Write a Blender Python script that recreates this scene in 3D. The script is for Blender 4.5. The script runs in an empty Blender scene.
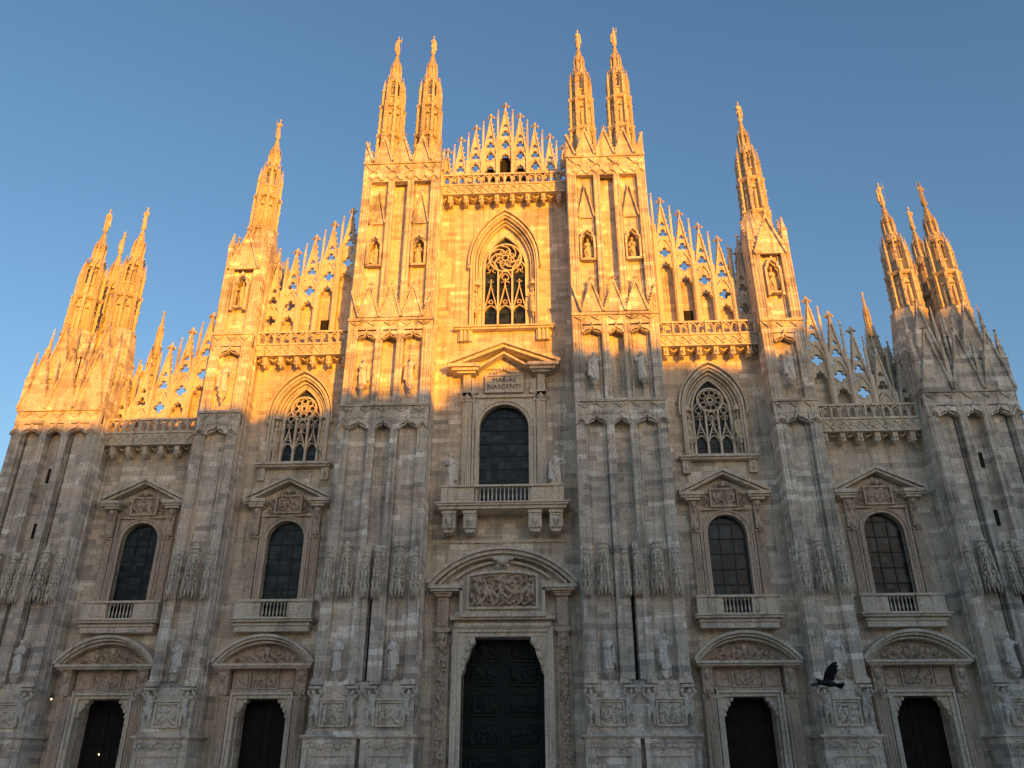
import bpy, math, random
from mathutils import Vector, noise
S = bpy.context.scene
COL = S.collection
rad = math.radians
PI = math.pi
random.seed(7)

# ---------------------------------------------------------------- camera, sky, sun, exposure
cam = bpy.data.cameras.new('camera'); cam.lens = 28.125; cam.sensor_width = 36; cam.clip_end = 5000
co = bpy.data.objects.new('camera', cam); COL.objects.link(co)
co.location = (3.2, -51.25, 1.6); co.rotation_euler = (rad(90+25.55), 0, rad(2.96))
S.camera = co
SUN_EL, SUN_AZ = 2.6, 28.0          # degrees; azimuth from -Y (behind the camera) towards +X
w = bpy.data.worlds.new('World'); S.world = w; w.use_nodes = True
nt = w.node_tree; bg = nt.nodes['Background']
sky = nt.nodes.new('ShaderNodeTexSky'); sky.sky_type = 'NISHITA'; sky.sun_disc = False
sky.sun_elevation = rad(SUN_EL); sky.sun_rotation = rad(180-SUN_AZ)
sky.altitude = 100; sky.air_density = 1.0; sky.dust_density = 1.0; sky.ozone_density = 2.4
bg.inputs['Strength'].default_value = 0.145
nt.links.new(sky.outputs[0], bg.inputs['Color'])
sl = bpy.data.lights.new('sun', 'SUN'); sl.energy = 1.95; sl.angle = rad(0.33); sl.color = (1.0, 0.365, 0.0)
so = bpy.data.objects.new('sun', sl); COL.objects.link(so)
sd = Vector((math.sin(rad(SUN_AZ))*math.cos(rad(SUN_EL)), -math.cos(rad(SUN_AZ))*math.cos(rad(SUN_EL)), math.sin(rad(SUN_EL))))
so.rotation_euler = sd.to_track_quat('Z', 'Y').to_euler(); so.location = (60, -120, 60)
S.view_settings.view_transform = 'Standard'; S.view_settings.look = 'None'
S.view_settings.exposure = 1.82; S.view_settings.gamma = 1.0
S.render.resolution_x = 1024; S.render.resolution_y = 768

# ---------------------------------------------------------------- materials
def newmat(name):
    m = bpy.data.materials.new(name); m.use_nodes = True
    return m, m.node_tree.nodes, m.node_tree.links, m.node_tree.nodes['Principled BSDF']
def N(nodes, t, **k):
    n = nodes.new(t)
    for a, b in k.items(): setattr(n, a, b)
    return n
def mth(nodes, links, op, a, b=None):
    n = nodes.new('ShaderNodeMath'); n.operation = op
    for i, v in enumerate((a, b)):
        if v is None: continue
        if isinstance(v, (int, float)): n.inputs[i].default_value = v
        else: links.new(v, n.inputs[i])
    return n.outputs[0]
def ramp(nodes, links, fac, stops):
    r = nodes.new('ShaderNodeValToRGB'); links.new(fac, r.inputs[0])
    e = r.color_ramp.elements
    while len(e) < len(stops): e.new(0.5)
    for i, (p, c) in enumerate(stops): e[i].position = p; e[i].color = (*c, 1)
    return r.outputs[0]
def mixc(nodes, links, fac, a, b, mode='MIX'):
    n = nodes.new('ShaderNodeMix'); n.data_type = 'RGBA'; n.blend_type = mode
    if isinstance(fac, (int, float)): n.inputs[0].default_value = fac
    else: links.new(fac, n.inputs[0])
    for i, v in ((6, a), (7, b)):
        if isinstance(v, tuple): n.inputs[i].default_value = (*v, 1)
        else: links.new(v, n.inputs[i])
    return n.outputs[2]
def marble(name, tint, blocks=True, contrast=1.0, rough=.75, bump=.35, bscale=7.0):
    m, nd, lk, bs = newmat(name)
    g = N(nd, 'ShaderNodeNewGeometry'); pos = g.outputs['Position']
    sp = N(nd, 'ShaderNodeSeparateXYZ'); lk.new(pos, sp.inputs[0])
    x, y, z = sp.outputs
    u = mth(nd, lk, 'ADD', x, y)
    c = tint
    if blocks:
        row = mth(nd, lk, 'FLOOR', mth(nd, lk, 'DIVIDE', z, .34))
        wn = N(nd, 'ShaderNodeTexWhiteNoise', noise_dimensions='1D'); lk.new(row, wn.inputs['W'])
        wid = mth(nd, lk, 'ADD', mth(nd, lk, 'MULTIPLY', wn.outputs['Value'], .7), .75)
        uu = mth(nd, lk, 'ADD', mth(nd, lk, 'DIVIDE', u, wid), mth(nd, lk, 'MULTIPLY', wn.outputs['Value'], 37.3))
        colm = mth(nd, lk, 'FLOOR', uu)
        cv = N(nd, 'ShaderNodeCombineXYZ'); lk.new(row, cv.inputs[0]); lk.new(colm, cv.inputs[1])
        w2 = N(nd, 'ShaderNodeTexWhiteNoise', noise_dimensions='2D'); lk.new(cv.outputs[0], w2.inputs['Vector'])
        t = tint
        k = contrast
        def sh(a, b, cc): return tuple(max(.02, t[i]*(1+((a, b, cc)[i]-1)*k)) for i in range(3))
        row2 = mth(nd, lk, 'FLOOR', mth(nd, lk, 'DIVIDE', z, 1.38))
        col2 = mth(nd, lk, 'FLOOR', mth(nd, lk, 'DIVIDE', u, 1.9))
        cv2 = N(nd, 'ShaderNodeCombineXYZ'); lk.new(row2, cv2.inputs[0]); lk.new(col2, cv2.inputs[1])
        w3 = N(nd, 'ShaderNodeTexWhiteNoise', noise_dimensions='2D'); lk.new(cv2.outputs[0], w3.inputs['Vector'])
        blend = mth(nd, lk, 'ADD', mth(nd, lk, 'MULTIPLY', w2.outputs['Value'], .72), mth(nd, lk, 'MULTIPLY', w3.outputs['Value'], .28))
        bc = ramp(nd, lk, blend, [(0, sh(.5, .5, .53)), (.2, sh(.72, .69, .69)), (.35, sh(.9, .88, .87)), (.52, sh(1, .98, .96)), (.68, sh(1.03, .96, .89)), (.8, sh(1.12, 1.1, 1.1)), (.9, sh(1.38, 1.42, 1.48))])
        fz = mth(nd, lk, 'FRACT', mth(nd, lk, 'DIVIDE', z, .34)); fu = mth(nd, lk, 'FRACT', uu)
        j = mth(nd, lk, 'MAXIMUM', mth(nd, lk, 'LESS_THAN', fz, .045), mth(nd, lk, 'LESS_THAN', fu, .018))
        bc = mixc(nd, lk, mth(nd, lk, 'MULTIPLY', j, .35), bc, tuple(v*.45 for v in tint))
    else:
        rgb = N(nd, 'ShaderNodeRGB'); rgb.outputs[0].default_value = (*tint, 1); bc = rgb.outputs[0]
    # large tonal drift
    n1 = N(nd, 'ShaderNodeTexNoise'); n1.inputs['Scale'].default_value = .33; n1.inputs['Detail'].default_value = 5
    lk.new(pos, n1.inputs['Vector'])
    d1 = ramp(nd, lk, n1.outputs['Fac'], [(.32, (.74, .75, .76)), (.5, (1, 1, 1)), (.7, (1.02, .95, .88))])
    bc = mixc(nd, lk, .8, bc, d1, 'MULTIPLY')
    # rain streaks: noise stretched vertically
    cs = N(nd, 'ShaderNodeCombineXYZ'); lk.new(mth(nd, lk, 'MULTIPLY', u, 2.6), cs.inputs[0]); lk.new(mth(nd, lk, 'MULTIPLY', z, .16), cs.inputs[2])
    n2 = N(nd, 'ShaderNodeTexNoise'); n2.inputs['Scale'].default_value = 1; n2.inputs['Detail'].default_value = 7; n2.inputs['Roughness'].default_value = .65
    lk.new(cs.outputs[0], n2.inputs['Vector'])
    d2 = ramp(nd, lk, n2.outputs['Fac'], [(.34, (.42, .41, .4)), (.45, (.84, .83, .82)), (.53, (1, 1, 1)), (1, (1.06, 1.05, 1.04))])
    bc = mixc(nd, lk, .75, bc, d2, 'MULTIPLY')
    # fine grime
    n3 = N(nd, 'ShaderNodeTexNoise'); n3.inputs['Scale'].default_value = bscale; n3.inputs['Detail'].default_value = 8
    lk.new(pos, n3.inputs['Vector'])
    d3 = ramp(nd, lk, n3.outputs['Fac'], [(.34, (.42, .4, .39)), (.46, (.88, .87, .86)), (.58, (1.04, 1.04, 1.04))])
    bc = mixc(nd, lk, .5, bc, d3, 'MULTIPLY')
    lk.new(bc, bs.inputs['Base Color'])
    bs.inputs['Roughness'].default_value = rough
    bs.inputs['Specular IOR Level'].default_value = .15
    bp = N(nd, 'ShaderNodeBump'); bp.inputs['Strength'].default_value = bump; bp.inputs['Distance'].default_value = .06
    lk.new(n3.outputs['Fac'], bp.inputs['Height']); lk.new(bp.outputs[0], bs.inputs['Normal'])
    return m
M = {}
M['wall'] = marble('candoglia_marble', (.74, .655, .53), contrast=.85)
M['pier'] = marble('pier_marble', (.755, .685, .58), contrast=.9)
M['trim'] = marble('trim_marble', (.76, .675, .545), blocks=False, bump=.18)
M['carved'] = marble('carved_marble', (.76, .69, .58), blocks=False, bump=.4, bscale=6)
M['spire'] = marble('weathered_spire_marble', (.68, .585, .42), blocks=False, bump=.5, bscale=5)
M['warm'] = marble('warm_stone', (.62, .50, .39), blocks=False, bump=.5, bscale=6)
M['pale'] = marble('pale_statue_marble', (.82, .76, .67), blocks=False, bump=.35, bscale=9)
def simple(name, col, rough, spec=.5, metal=0, nscale=0, namt=.3):
    m, nd, lk, bs = newmat(name)
    bs.inputs['Base Color'].default_value = (*col, 1); bs.inputs['Roughness'].default_value = rough
    bs.inputs['Specular IOR Level'].default_value = spec; bs.inputs['Metallic'].default_value = metal
    if nscale:
        n = N(nd, 'ShaderNodeTexNoise'); n.inputs['Scale'].default_value = nscale; n.inputs['Detail'].default_value = 6
        g = N(nd, 'ShaderNodeNewGeometry'); lk.new(g.outputs['Position'], n.inputs['Vector'])
        c = ramp(nd, lk, n.outputs['Fac'], [(.3, tuple(v*(1-namt) for v in col)), (.7, tuple(v*(1+namt) for v in col))])
        lk.new(c, bs.inputs['Base Color'])
    return m
def glassmat():
    m, nd, lk, bs = newmat('leaded_glass')
    g = N(nd, 'ShaderNodeNewGeometry')
    sp = N(nd, 'ShaderNodeSeparateXYZ'); lk.new(g.outputs['Position'], sp.inputs[0])
    fx = mth(nd, lk, 'FLOOR', mth(nd, lk, 'DIVIDE', sp.outputs[0], .42)); fz = mth(nd, lk, 'FLOOR', mth(nd, lk, 'DIVIDE', sp.outputs[2], .40))
    cv = N(nd, 'ShaderNodeCombineXYZ'); lk.new(fx, cv.inputs[0]); lk.new(fz, cv.inputs[1])
    wn = N(nd, 'ShaderNodeTexWhiteNoise', noise_dimensions='2D'); lk.new(cv.outputs[0], wn.inputs['Vector'])
    nz = N(nd, 'ShaderNodeTexNoise'); nz.inputs['Scale'].default_value = 1.3; nz.inputs['Detail'].default_value = 5; lk.new(g.outputs['Position'], nz.inputs['Vector'])
    v = mth(nd, lk, 'ADD', mth(nd, lk, 'MULTIPLY', wn.outputs['Value'], .55), mth(nd, lk, 'MULTIPLY', nz.outputs['Fac'], .55))
    c = ramp(nd, lk, v, [(.2, (.004, .007, .008)), (.5, (.012, .018, .019)), (.72, (.03, .042, .044)), (.95, (.06, .078, .08))])
    lk.new(c, bs.inputs['Base Color'])
    fxr = mth(nd, lk, 'FRACT', mth(nd, lk, 'DIVIDE', sp.outputs[0], .42)); fzr = mth(nd, lk, 'FRACT', mth(nd, lk, 'DIVIDE', sp.outputs[2], .40))
    hgt = mth(nd, lk, 'ADD', mth(nd, lk, 'MULTIPLY', fxr, mth(nd, lk, 'SUBTRACT', wn.outputs['Value'], .5)), mth(nd, lk, 'MULTIPLY', fzr, mth(nd, lk, 'SUBTRACT', nz.outputs['Fac'], .5)))
    bp = N(nd, 'ShaderNodeBump'); bp.inputs['Strength'].default_value = .5; bp.inputs['Distance'].default_value = .06; lk.new(hgt, bp.inputs['Height']); lk.new(bp.outputs[0], bs.inputs['Normal'])
    bs.inputs['Roughness'].default_value = .28; bs.inputs['Specular IOR Level'].default_value = .25
    return m
M['glass'] = glassmat()
M['lead'] = simple('window_iron', (.012, .013, .013), .6)
M['bronze'] = simple('bronze_door', (.006, .0085, .008), .55, .3, .2, 5, .5)
M['wood'] = simple('dark_door_wood', (.010, .006, .0045), .7, .3, 0, 4, .4)
M['dark'] = simple('dark_recess', (.03, .026, .022), .9, .1, 0, 3, .3)  # near-black stands in for shade in slots and loft openings; also colours lettering
M['roof'] = simple('grey_roof_slabs', (.28, .26, .25), .8, .2, 0, 2, .2)
M['pave'] = simple('piazza_paving', (.12, .11, .105), .8, .3, 0, .8, .2)
M['palazzo'] = simple('palazzo_plaster', (.42, .35, .26), .85, .2, 0, .5, .12)
M['tile'] = simple('roof_tile', (.25, .11, .07), .85, .2, 0, 3, .25)
M['iron'] = simple('lamp_iron', (.03, .03, .03), .5)
M['feather'] = simple('dark_feather', (.02, .02, .022), .7, .3, 0, 30, .4)
M['featherp'] = simple('pale_feather', (.30, .28, .27), .7, .3, 0, 30, .3)
m, nd, lk, bs = newmat('lamp_bulb'); bs.inputs['Emission Color'].default_value = (1, .62, .3, 1); bs.inputs['Emission Strength'].default_value = 3; M['bulb'] = m

# ---------------------------------------------------------------- mesh collector
class MB:
    def __init__(s): s.v = []; s.f = []; s.sm = []
    def add(s, vs, fs, smooth=False):
        o = len(s.v); s.v += vs
        for f in fs: s.f.append([i+o for i in f]); s.sm.append(smooth)
    def box(s, x0, x1, y0, y1, z0, z1):
        vs = [(x0,y0,z0),(x1,y0,z0),(x1,y1,z0),(x0,y1,z0),(x0,y0,z1),(x1,y0,z1),(x1,y1,z1),(x0,y1,z1)]
        s.add(vs, [(0,3,2,1),(4,5,6,7),(0,1,5,4),(1,2,6,5),(2,3,7,6),(3,0,4,7)]); return s
    def prism(s, poly, y0, y1):
        n = len(poly)
        a = sum(poly[i][0]*poly[(i+1) % n][1]-poly[(i+1) % n][0]*poly[i][1] for i in range(n))
        if a < 0: poly = poly[::-1]
        vs = [(x, y0, z) for x, z in poly]+[(x, y1, z) for x, z in poly]
        fs = [tuple(range(n)), tuple(range(2*n-1, n-1, -1))]
        fs += [(i, i+n, (i+1) % n+n, (i+1) % n) for i in range(n)]
        s.add(vs, fs); return s
    def strip(s, path, w, y0, y1, closed=False, off=0.0):
        """bar of width w (in xz) along a path, running from depth y0 to y1"""
        n = len(path); L = []; R = []
        for i in range(n):
            if closed: a, b, c = path[i-1], path[i], path[(i+1) % n]
            else: a, b, c = path[max(i-1, 0)], path[i], path[min(i+1, n-1)]
            d1 = (b[0]-a[0], b[1]-a[1]); d2 = (c[0]-b[0], c[1]-b[1])
            l1 = math.hypot(*d1) or 1; l2 = math.hypot(*d2) or 1
            if math.hypot(*d1) < 1e-9: d1, l1 = d2, l2
            if math.hypot(*d2) < 1e-9: d2, l2 = d1, l1
            n1 = (-d1[1]/l1, d1[0]/l1); n2 = (-d2[1]/l2, d2[0]/l2)
            mx, mz = n1[0]+n2[0], n1[1]+n2[1]; q = math.hypot(mx, mz) or 1; mx /= q; mz /= q
            k = 1/max(.35, mx*n1[0]+mz*n1[1])
            L.append((b[0]+mx*k*(off+w/2), b[1]+mz*k*(off+w/2))); R.append((b[0]+mx*k*(off-w/2), b[1]+mz*k*(off-w/2)))
        vs = [(x, y0, z) for x, z in L]+[(x, y0, z) for x, z in R]+[(x, y1, z) for x, z in L]+[(x, y1, z) for x, z in R]
        fs = []
        for i in range(n if closed else n-1):
            j = (i+1) % n
            fs += [(i, n+i, n+j, j), (2*n+i, 2*n+j, 3*n+j, 3*n+i), (i, j, 2*n+j, 2*n+i), (n+i, 3*n+i, 3*n+j, n+j)]
        if not closed:
            fs += [(0, 2*n, 3*n, n), (n-1, 2*n-1, 4*n-1, 3*n-1)]
        s.add(vs, fs); return s
    def frus(s, cx, cy, z0, z1, r0, r1, n=8, rot=None, smooth=False, sx=1, sy=1, dx=0, dy=0):
        if rot is None: rot = PI/n
        vs = [(cx+math.cos(rot+2*PI*i/n)*r0*sx, cy+math.sin(rot+2*PI*i/n)*r0*sy, z0) for i in range(n)]
        vs += [(cx+dx+math.cos(rot+2*PI*i/n)*r1*sx, cy+dy+math.sin(rot+2*PI*i/n)*r1*sy, z1) for i in range(n)]
        fs = [(i, (i+1) % n, n+(i+1) % n, n+i) for i in range(n)]
        o = len(s.v); s.v += vs
        for f in fs: s.f.append([i+o for i in f]); s.sm.append(smooth)
        s.f.append([i+o for i in range(n-1, -1, -1)]); s.f.append([i+o for i in range(n, 2*n)]); s.sm += [False, False]
        return s
    def lathe(s, cx, cy, prof, n=8, smooth=True, sx=1, sy=1):
        vs = []; fs = []
        for r, z in prof:
            vs += [(cx+math.cos(2*PI*i/n)*r*sx, cy+math.sin(2*PI*i/n)*r*sy, z) for i in range(n)]
        for k in range(len(prof)-1):
            fs += [(k*n+i, k*n+(i+1) % n, (k+1)*n+(i+1) % n, (k+1)*n+i) for i in range(n)]
        s.add(vs, fs, smooth); s.add([], []); 
        o = len(s.v)-len(vs)
        s.f.append([o+i for i in range(n-1, -1, -1)]); s.f.append([o+len(vs)-n+i for i in range(n)]); s.sm += [False, False]
        return s
    def octa(s, x, y, z, r, rz=None, ry=None):
        rz = rz or r; ry = ry or r
        s.add([(x+r,y,z),(x-r,y,z),(x,y+ry,z),(x,y-ry,z),(x,y,z+rz),(x,y,z-rz)],
              [(0,2,4),(2,1,4),(1,3,4),(3,0,4),(2,0,5),(1,2,5),(3,1,5),(0,3,5)]); return s
    def blob(s, x, y, z, rx, ry, rz, n=8, m=5):
        vs = []; fs = []
        for j in range(m+1):
            t = -PI/2+PI*j/m
            for i in range(n):
                a = 2*PI*i/n
                vs.append((x+rx*math.cos(t)*math.cos(a), y+ry*math.cos(t)*math.sin(a), z+rz*math.sin(t)))
        for j in range(m):
            for i in range(n): fs.append((j*n+i, j*n+(i+1) % n, (j+1)*n+(i+1) % n, (j+1)*n+i))
        s.add(vs, fs, True); return s
    def tube(s, pts, rs, n=6, sx=1.0):
        k = len(pts); P = [Vector(p) for p in pts]; vs = []; fs = []
        if not isinstance(rs, (list, tuple)): rs = [rs]*k
        for i in range(k):
            t = (P[min(i+1, k-1)]-P[max(i-1, 0)]).normalized()
            a = t.cross(Vector((0, 1, 0)));
            if a.length < .1: a = t.cross(Vector((1, 0, 0)))
            a.normalize(); b = t.cross(a)
            for j in range(n):
                q = P[i]+(a*math.cos(2*PI*j/n)+b*math.sin(2*PI*j/n))*rs[i]; vs.append(tuple(q))
        for i in range(k-1):
            for j in range(n): fs.append((i*n+j, i*n+(j+1) % n, (i+1)*n+(j+1) % n, (i+1)*n+j))
        fs.append(tuple(range(n-1, -1, -1))); fs.append(tuple((k-1)*n+j for j in range(n)))
        s.add(vs, fs, True); return s
    def mirror(s):
        s.v = [(-x, y, z) for x, y, z in s.v]; s.f = [f[::-1] for f in s.f]; return s
    def shift(s, dx=0, dy=0, dz=0):
        s.v = [(x+dx, y+dy, z+dz) for x, y, z in s.v]; return s
    def mesh(s, name, mat):
        me = bpy.data.meshes.new(name); me.from_pydata(s.v, [], s.f); me.materials.append(mat)
        me.polygons.foreach_set('use_smooth', s.sm); me.update(); return me
    def build(s, name, mat, parent=None, loc=(0, 0, 0)):
        return link(name, s.mesh(name, mat), parent, loc)
def link(name, me, parent=None, loc=(0, 0, 0), rotz=0):
    o = bpy.data.objects.new(name, me); COL.objects.link(o); o.location = loc; o.rotation_euler = (0, 0, rotz)
    if parent: o.parent = parent
    return o
def tag(o, label=None, cat=None, group=None, kind=None):
    for k, v in (('label', label), ('category', cat), ('group', group), ('kind', kind)):
        if v: o[k] = v
    return o
def empty(name, loc=(0, 0, 0), parent=None):
    return link(name, None, parent, loc)

# ---------------------------------------------------------------- outline helpers (all in x,z)
def round_arch(cx, h, zb, zt, n=18):
    c = zt-h; return [(cx-h, zb)]+[(cx-h*math.cos(PI*i/n), c+h*math.sin(PI*i/n)) for i in range(n+1)]+[(cx+h, zb)]
def pointed_arch(cx, h, zb, zs, zt, n=9):
    """spring at zs, apex at zt"""
    H = zt-zs; R = (h*h+H*H)/(2*h); th = math.asin(min(1, H/R)) if R >= h else PI/2
    if H > h: pass
    L = [(cx-h+R-R*math.cos(th*i/n), zs+R*math.sin(th*i/n)) for i in range(n+1)]
    L[-1] = (cx, zt)
    Rr = [(2*cx-x, z) for x, z in L[::-1][1:]]
    return [(cx-h, zb)]*(zb < zs)+L+Rr+[(cx+h, zb)]*(zb < zs)
def circ(cx, cz, r, n=20): return [(cx+r*math.cos(2*PI*i/n), cz+r*math.sin(2*PI*i/n)) for i in range(n)]
def foil(cx, cz, r, k=4, n=28, rot=0, d=.32): 
    return [(cx+r*(1-d+d*abs(math.cos(k/2*(a-rot)))**.5)*math.cos(a), cz+r*(1-d+d*abs(math.cos(k/2*(a-rot)))**.5)*math.sin(a)) for a in [2*PI*i/n for i in range(n)]]
def seg_arc(cx, h, z0, z1, n=20):
    H = z1-z0; R = (h*h+H*H)/(2*H); cz = z1-R; th = math.asin(h/R)
    return [(cx+R*math.sin(-th+2*th*i/n), cz+R*math.cos(-th+2*th*i/n)) for i in range(n+1)]
def holed(mb, x0, x1, z0, z1, cx, hole, y0, y1):
    """wall slab x0..x1,z0..z1 with an opening whose outline runs left foot -> top -> right foot, foot at z0"""
    k = len(hole); top = max(range(k), key=lambda i: hole[i][1])
    mid = [i for i in range(k) if abs(hole[i][0]-cx) < 1e-4]
    if mid: t = mid[0]; Lh = hole[:t+1]; Rh = hole[t:]
    else:
        zt = max(p[1] for p in hole); h2 = len(hole)//2; Lh = hole[:h2]+[(cx, zt)]; Rh = [(cx, zt)]+hole[h2:]
    mb.prism([(x0, z0)]+Lh+[(cx, z1), (x0, z1)], y0, y1)
    mb.prism([(x1, z0)]+Rh[::-1]+[(cx, z1), (x1, z1)], y0, y1)

# ---------------------------------------------------------------- ornament builders
def crockets(mb, p, q, n, r, y, side=1):
    for i in range(n):
        t = (i+.5)/n; x = p[0]+(q[0]-p[0])*t; z = p[1]+(q[1]-p[1])*t
        mb.octa(x, y, z, r, r*1.25)
def finial(mb, x, y, z, r):
    mb.frus(x, y, z-r*2.2, z+r*.2, r*.35, r*.3, 4)
    mb.octa(x-r*.8, y, z, r*.6, r*.45); mb.octa(x+r*.8, y, z, r*.6, r*.45)
    mb.octa(x, y-r*.8, z, r*.5, r*.45); mb.octa(x, y+r*.8, z, r*.5, r*.45)
    mb.octa(x, y, z+r*.9, r*.5, r*.75)
def gablet(mb, cx, z0, w, h, y, d=.22, t=.12, solid=True, cr=5, fr=.16):
    """steep triangular gable on a wall; front at y-d"""
    a, b, c = (cx-w/2, z0), (cx, z0+h), (cx+w/2, z0)
    if solid: mb.prism([a, c, b], y-d*.45, y+.02)
    mb.strip([a, b, c], t, y-d, y-d*.1)
    if cr:
        crockets(mb, (a[0]-t*.7, a[1]+t), (b[0]-t*.6, b[1]), cr, t*.62, y-d*.6); crockets(mb, (c[0]+t*.7, c[1]+t), (b[0]+t*.6, b[1]), cr, t*.62, y-d*.6)
    if fr: finial(mb, cx, y-d*.6, z0+h+fr*1.2, fr)
def pinnacle(mb, cx, cy, z0, w, hs, hp, cr=4):
    mb.box(cx-w/2, cx+w/2, cy-w/2, cy+w/2, z0, z0+hs)
    mb.box(cx-w*.62, cx+w*.62, cy-w*.62, cy+w*.62, z0+hs-.06, z0+hs+.03)
    mb.frus(cx, cy, z0+hs+.03, z0+hs+hp, w*.66, w*.1, 4, PI/4)
    for i in range(cr):
        t = (i+.6)/(cr+.4); r = w*.55*(1-t)+.02; z = z0+hs+hp*t
        for a in (0, 1, 2, 3): mb.octa(cx+math.cos(PI/4+a*PI/2)*r*1.15, cy+math.sin(PI/4+a*PI/2)*r*1.15, z, w*.15, w*.2)
    mb.octa(cx, cy, z0+hs+hp, w*.26, w*.3)
def figure_relief(w, h, seed, d=.22, res=.045, arch=None):
    """carved high relief: grid with a height field made from limb-like capsules"""
    rnd = random.Random(seed); nx = max(8, int(w/res)); nz = max(8, int(h/res))
    caps = []
    nf = max(2, int(w/.34))
    for k in range(nf):
        bx = (k+.5+rnd.uniform(-.4, .4))*w/nf; lean = rnd.uniform(-.5, .5)*h; hh = h*rnd.uniform(.5, .88); bz = h*rnd.uniform(.02, .3)
        kx = bx+rnd.uniform(-.15, .15)*h; tx = bx+lean*.5
        caps.append((bx, bz+hh*.35, tx, bz+hh*.62, h*.095, 1.0)); caps.append((bx, bz+hh*.35, kx, bz+hh*.1, h*.07, .8))
        caps.append((kx, bz+hh*.1, kx+rnd.uniform(-.25, .25)*h, bz-.05*h, h*.05, .7)); caps.append((tx+lean*.1, bz+hh*.82, tx+lean*.1, bz+hh*.84, h*.075, 1.15))
        for q in range(3):
            a = rnd.uniform(0, 2*PI); l = h*rnd.uniform(.12, .26)
            caps.append((tx, bz+hh*.6, tx+math.cos(a)*l, bz+hh*.6+math.sin(a)*l, h*.04, .9))
    for q in range(int(w*h*26)+14):
        a = rnd.uniform(0, 2*PI); l = rnd.uniform(.02, .13); sx = rnd.uniform(0, w); sz = rnd.uniform(0, h)
        caps.append((sx, sz, sx+math.cos(a)*l, sz+math.sin(a)*l, rnd.uniform(.035, .07), rnd.uniform(.35, .7)))
    mb = MB(); vs = []
    for j in range(nz+1):
        for i in range(nx+1):
            x = w*i/nx; z = h*j/nz; H = 0
            for (ax, az, bx, bz, r, am) in caps:
                if abs(x-(ax+bx)/2) > abs(ax-bx)/2+r or abs(z-(az+bz)/2) > abs(az-bz)/2+r: continue
                dx, dz = bx-ax, bz-az; L = dx*dx+dz*dz or 1e-6
                t = min(1, max(0, ((x-ax)*dx+(z-az)*dz)/L)); e = math.hypot(x-ax-dx*t, z-az-dz*t)/r
                if e < 1: H = max(H, am*math.sqrt(1-e*e))
            ed = min(1, min(x, w-x, z, h-z)/.05)
            vs.append((x-w/2, -d*H*ed*min(1, h), z))
    fs = [(j*(nx+1)+i, j*(nx+1)+i+1, (j+1)*(nx+1)+i+1, (j+1)*(nx+1)+i) for j in range(nz) for i in range(nx)]
    if arch:
        fs = [f for f in fs if all(arch(vs[i][0], vs[i][2]) for i in f)]
    mb.add(vs, fs, True); mb.box(-w/2, w/2, .001, .06, 0, h) if not arch else None
    return mb
def canopy_mb(w=1.1, zb=0, h=3.25, dep=.5, seed=0):
    """gothic carved canopy hanging on a panel: tiers of little gables, crockets, teeth at the foot; front is -y"""
    mb = MB(); k = h/3.25; q = dep/(w/2)
    tiers = [(0, .95, 1.0, 3), (.95, .8, .84, 3), (1.75, .62, .7, 3)]
    for z, hh, s, ng in tiers:
        r = w/2*s
        mb.frus(0, 0, zb+(z if z else .22)*k, zb+(z+hh)*k, r*.7, r*.6, 8, PI/8, sy=q)
        mb.frus(0, 0, zb+(z+hh)*k-.07, zb+(z+hh)*k, r*.8, r*.86, 8, PI/8, sy=q)
        for a in range(ng):
            b = PI+PI*(a+.5)/ng; cb, sb = math.cos(b), math.sin(b)
            def pt(u, zz, rr=.96): return ((cb*r*rr-sb*u*r), (sb*r*rr+cb*u*r)*q, zb+(z+zz*hh)*k)
            mb.tube([pt(-.42, .05), pt(-.38, .45), pt(0, .95, .9), pt(.38, .45), pt(.42, .05)], [.045, .05, .04, .05, .045], 4)
            p = pt(0, 1.05, .9); mb.octa(*p, .09, .13)
            for u in (-.22, .22): mb.octa(*pt(u, .78), .07, .08)
            mb.octa(*pt(0, .42, .82), .09, .15)
        for a in range(ng+1):
            b = PI+PI*a/ng; x, y = math.cos(b)*r*.97, math.sin(b)*r*.97*q
            mb.frus(x, y, zb+z*k-.05, zb+(z+hh*.72)*k, .06, .055, 4); mb.frus(x, y, zb+(z+hh*.72)*k, zb+(z+hh*1.12)*k, .08, .01, 4)
    for a in range(7):
        an = PI+PI*a/6
        mb.frus(math.cos(an)*w/2*.9, math.sin(an)*dep*.9, zb-.2, zb+.3, .015, .1, 5)
    mb.frus(0, 0, zb+2.37*k, zb+2.9*k, w*.27, w*.2, 8, sy=.85); mb.frus(0, 0, zb+2.9*k, zb+3.0*k, w*.2, w*.34, 8, sy=.85); mb.frus(0, 0, zb+3.0*k, zb+3.1*k, w*.34, w*.3, 8, sy=.85)
    mb.blob(0, 0, zb+3.2*k, w*.22, w*.2, .17)
    for a in range(5): mb.octa(math.cos(PI+PI*a/4)*w*.28, math.sin(PI+PI*a/4)*w*.25, zb+2.72*k, .08, .14)
    return mb
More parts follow.
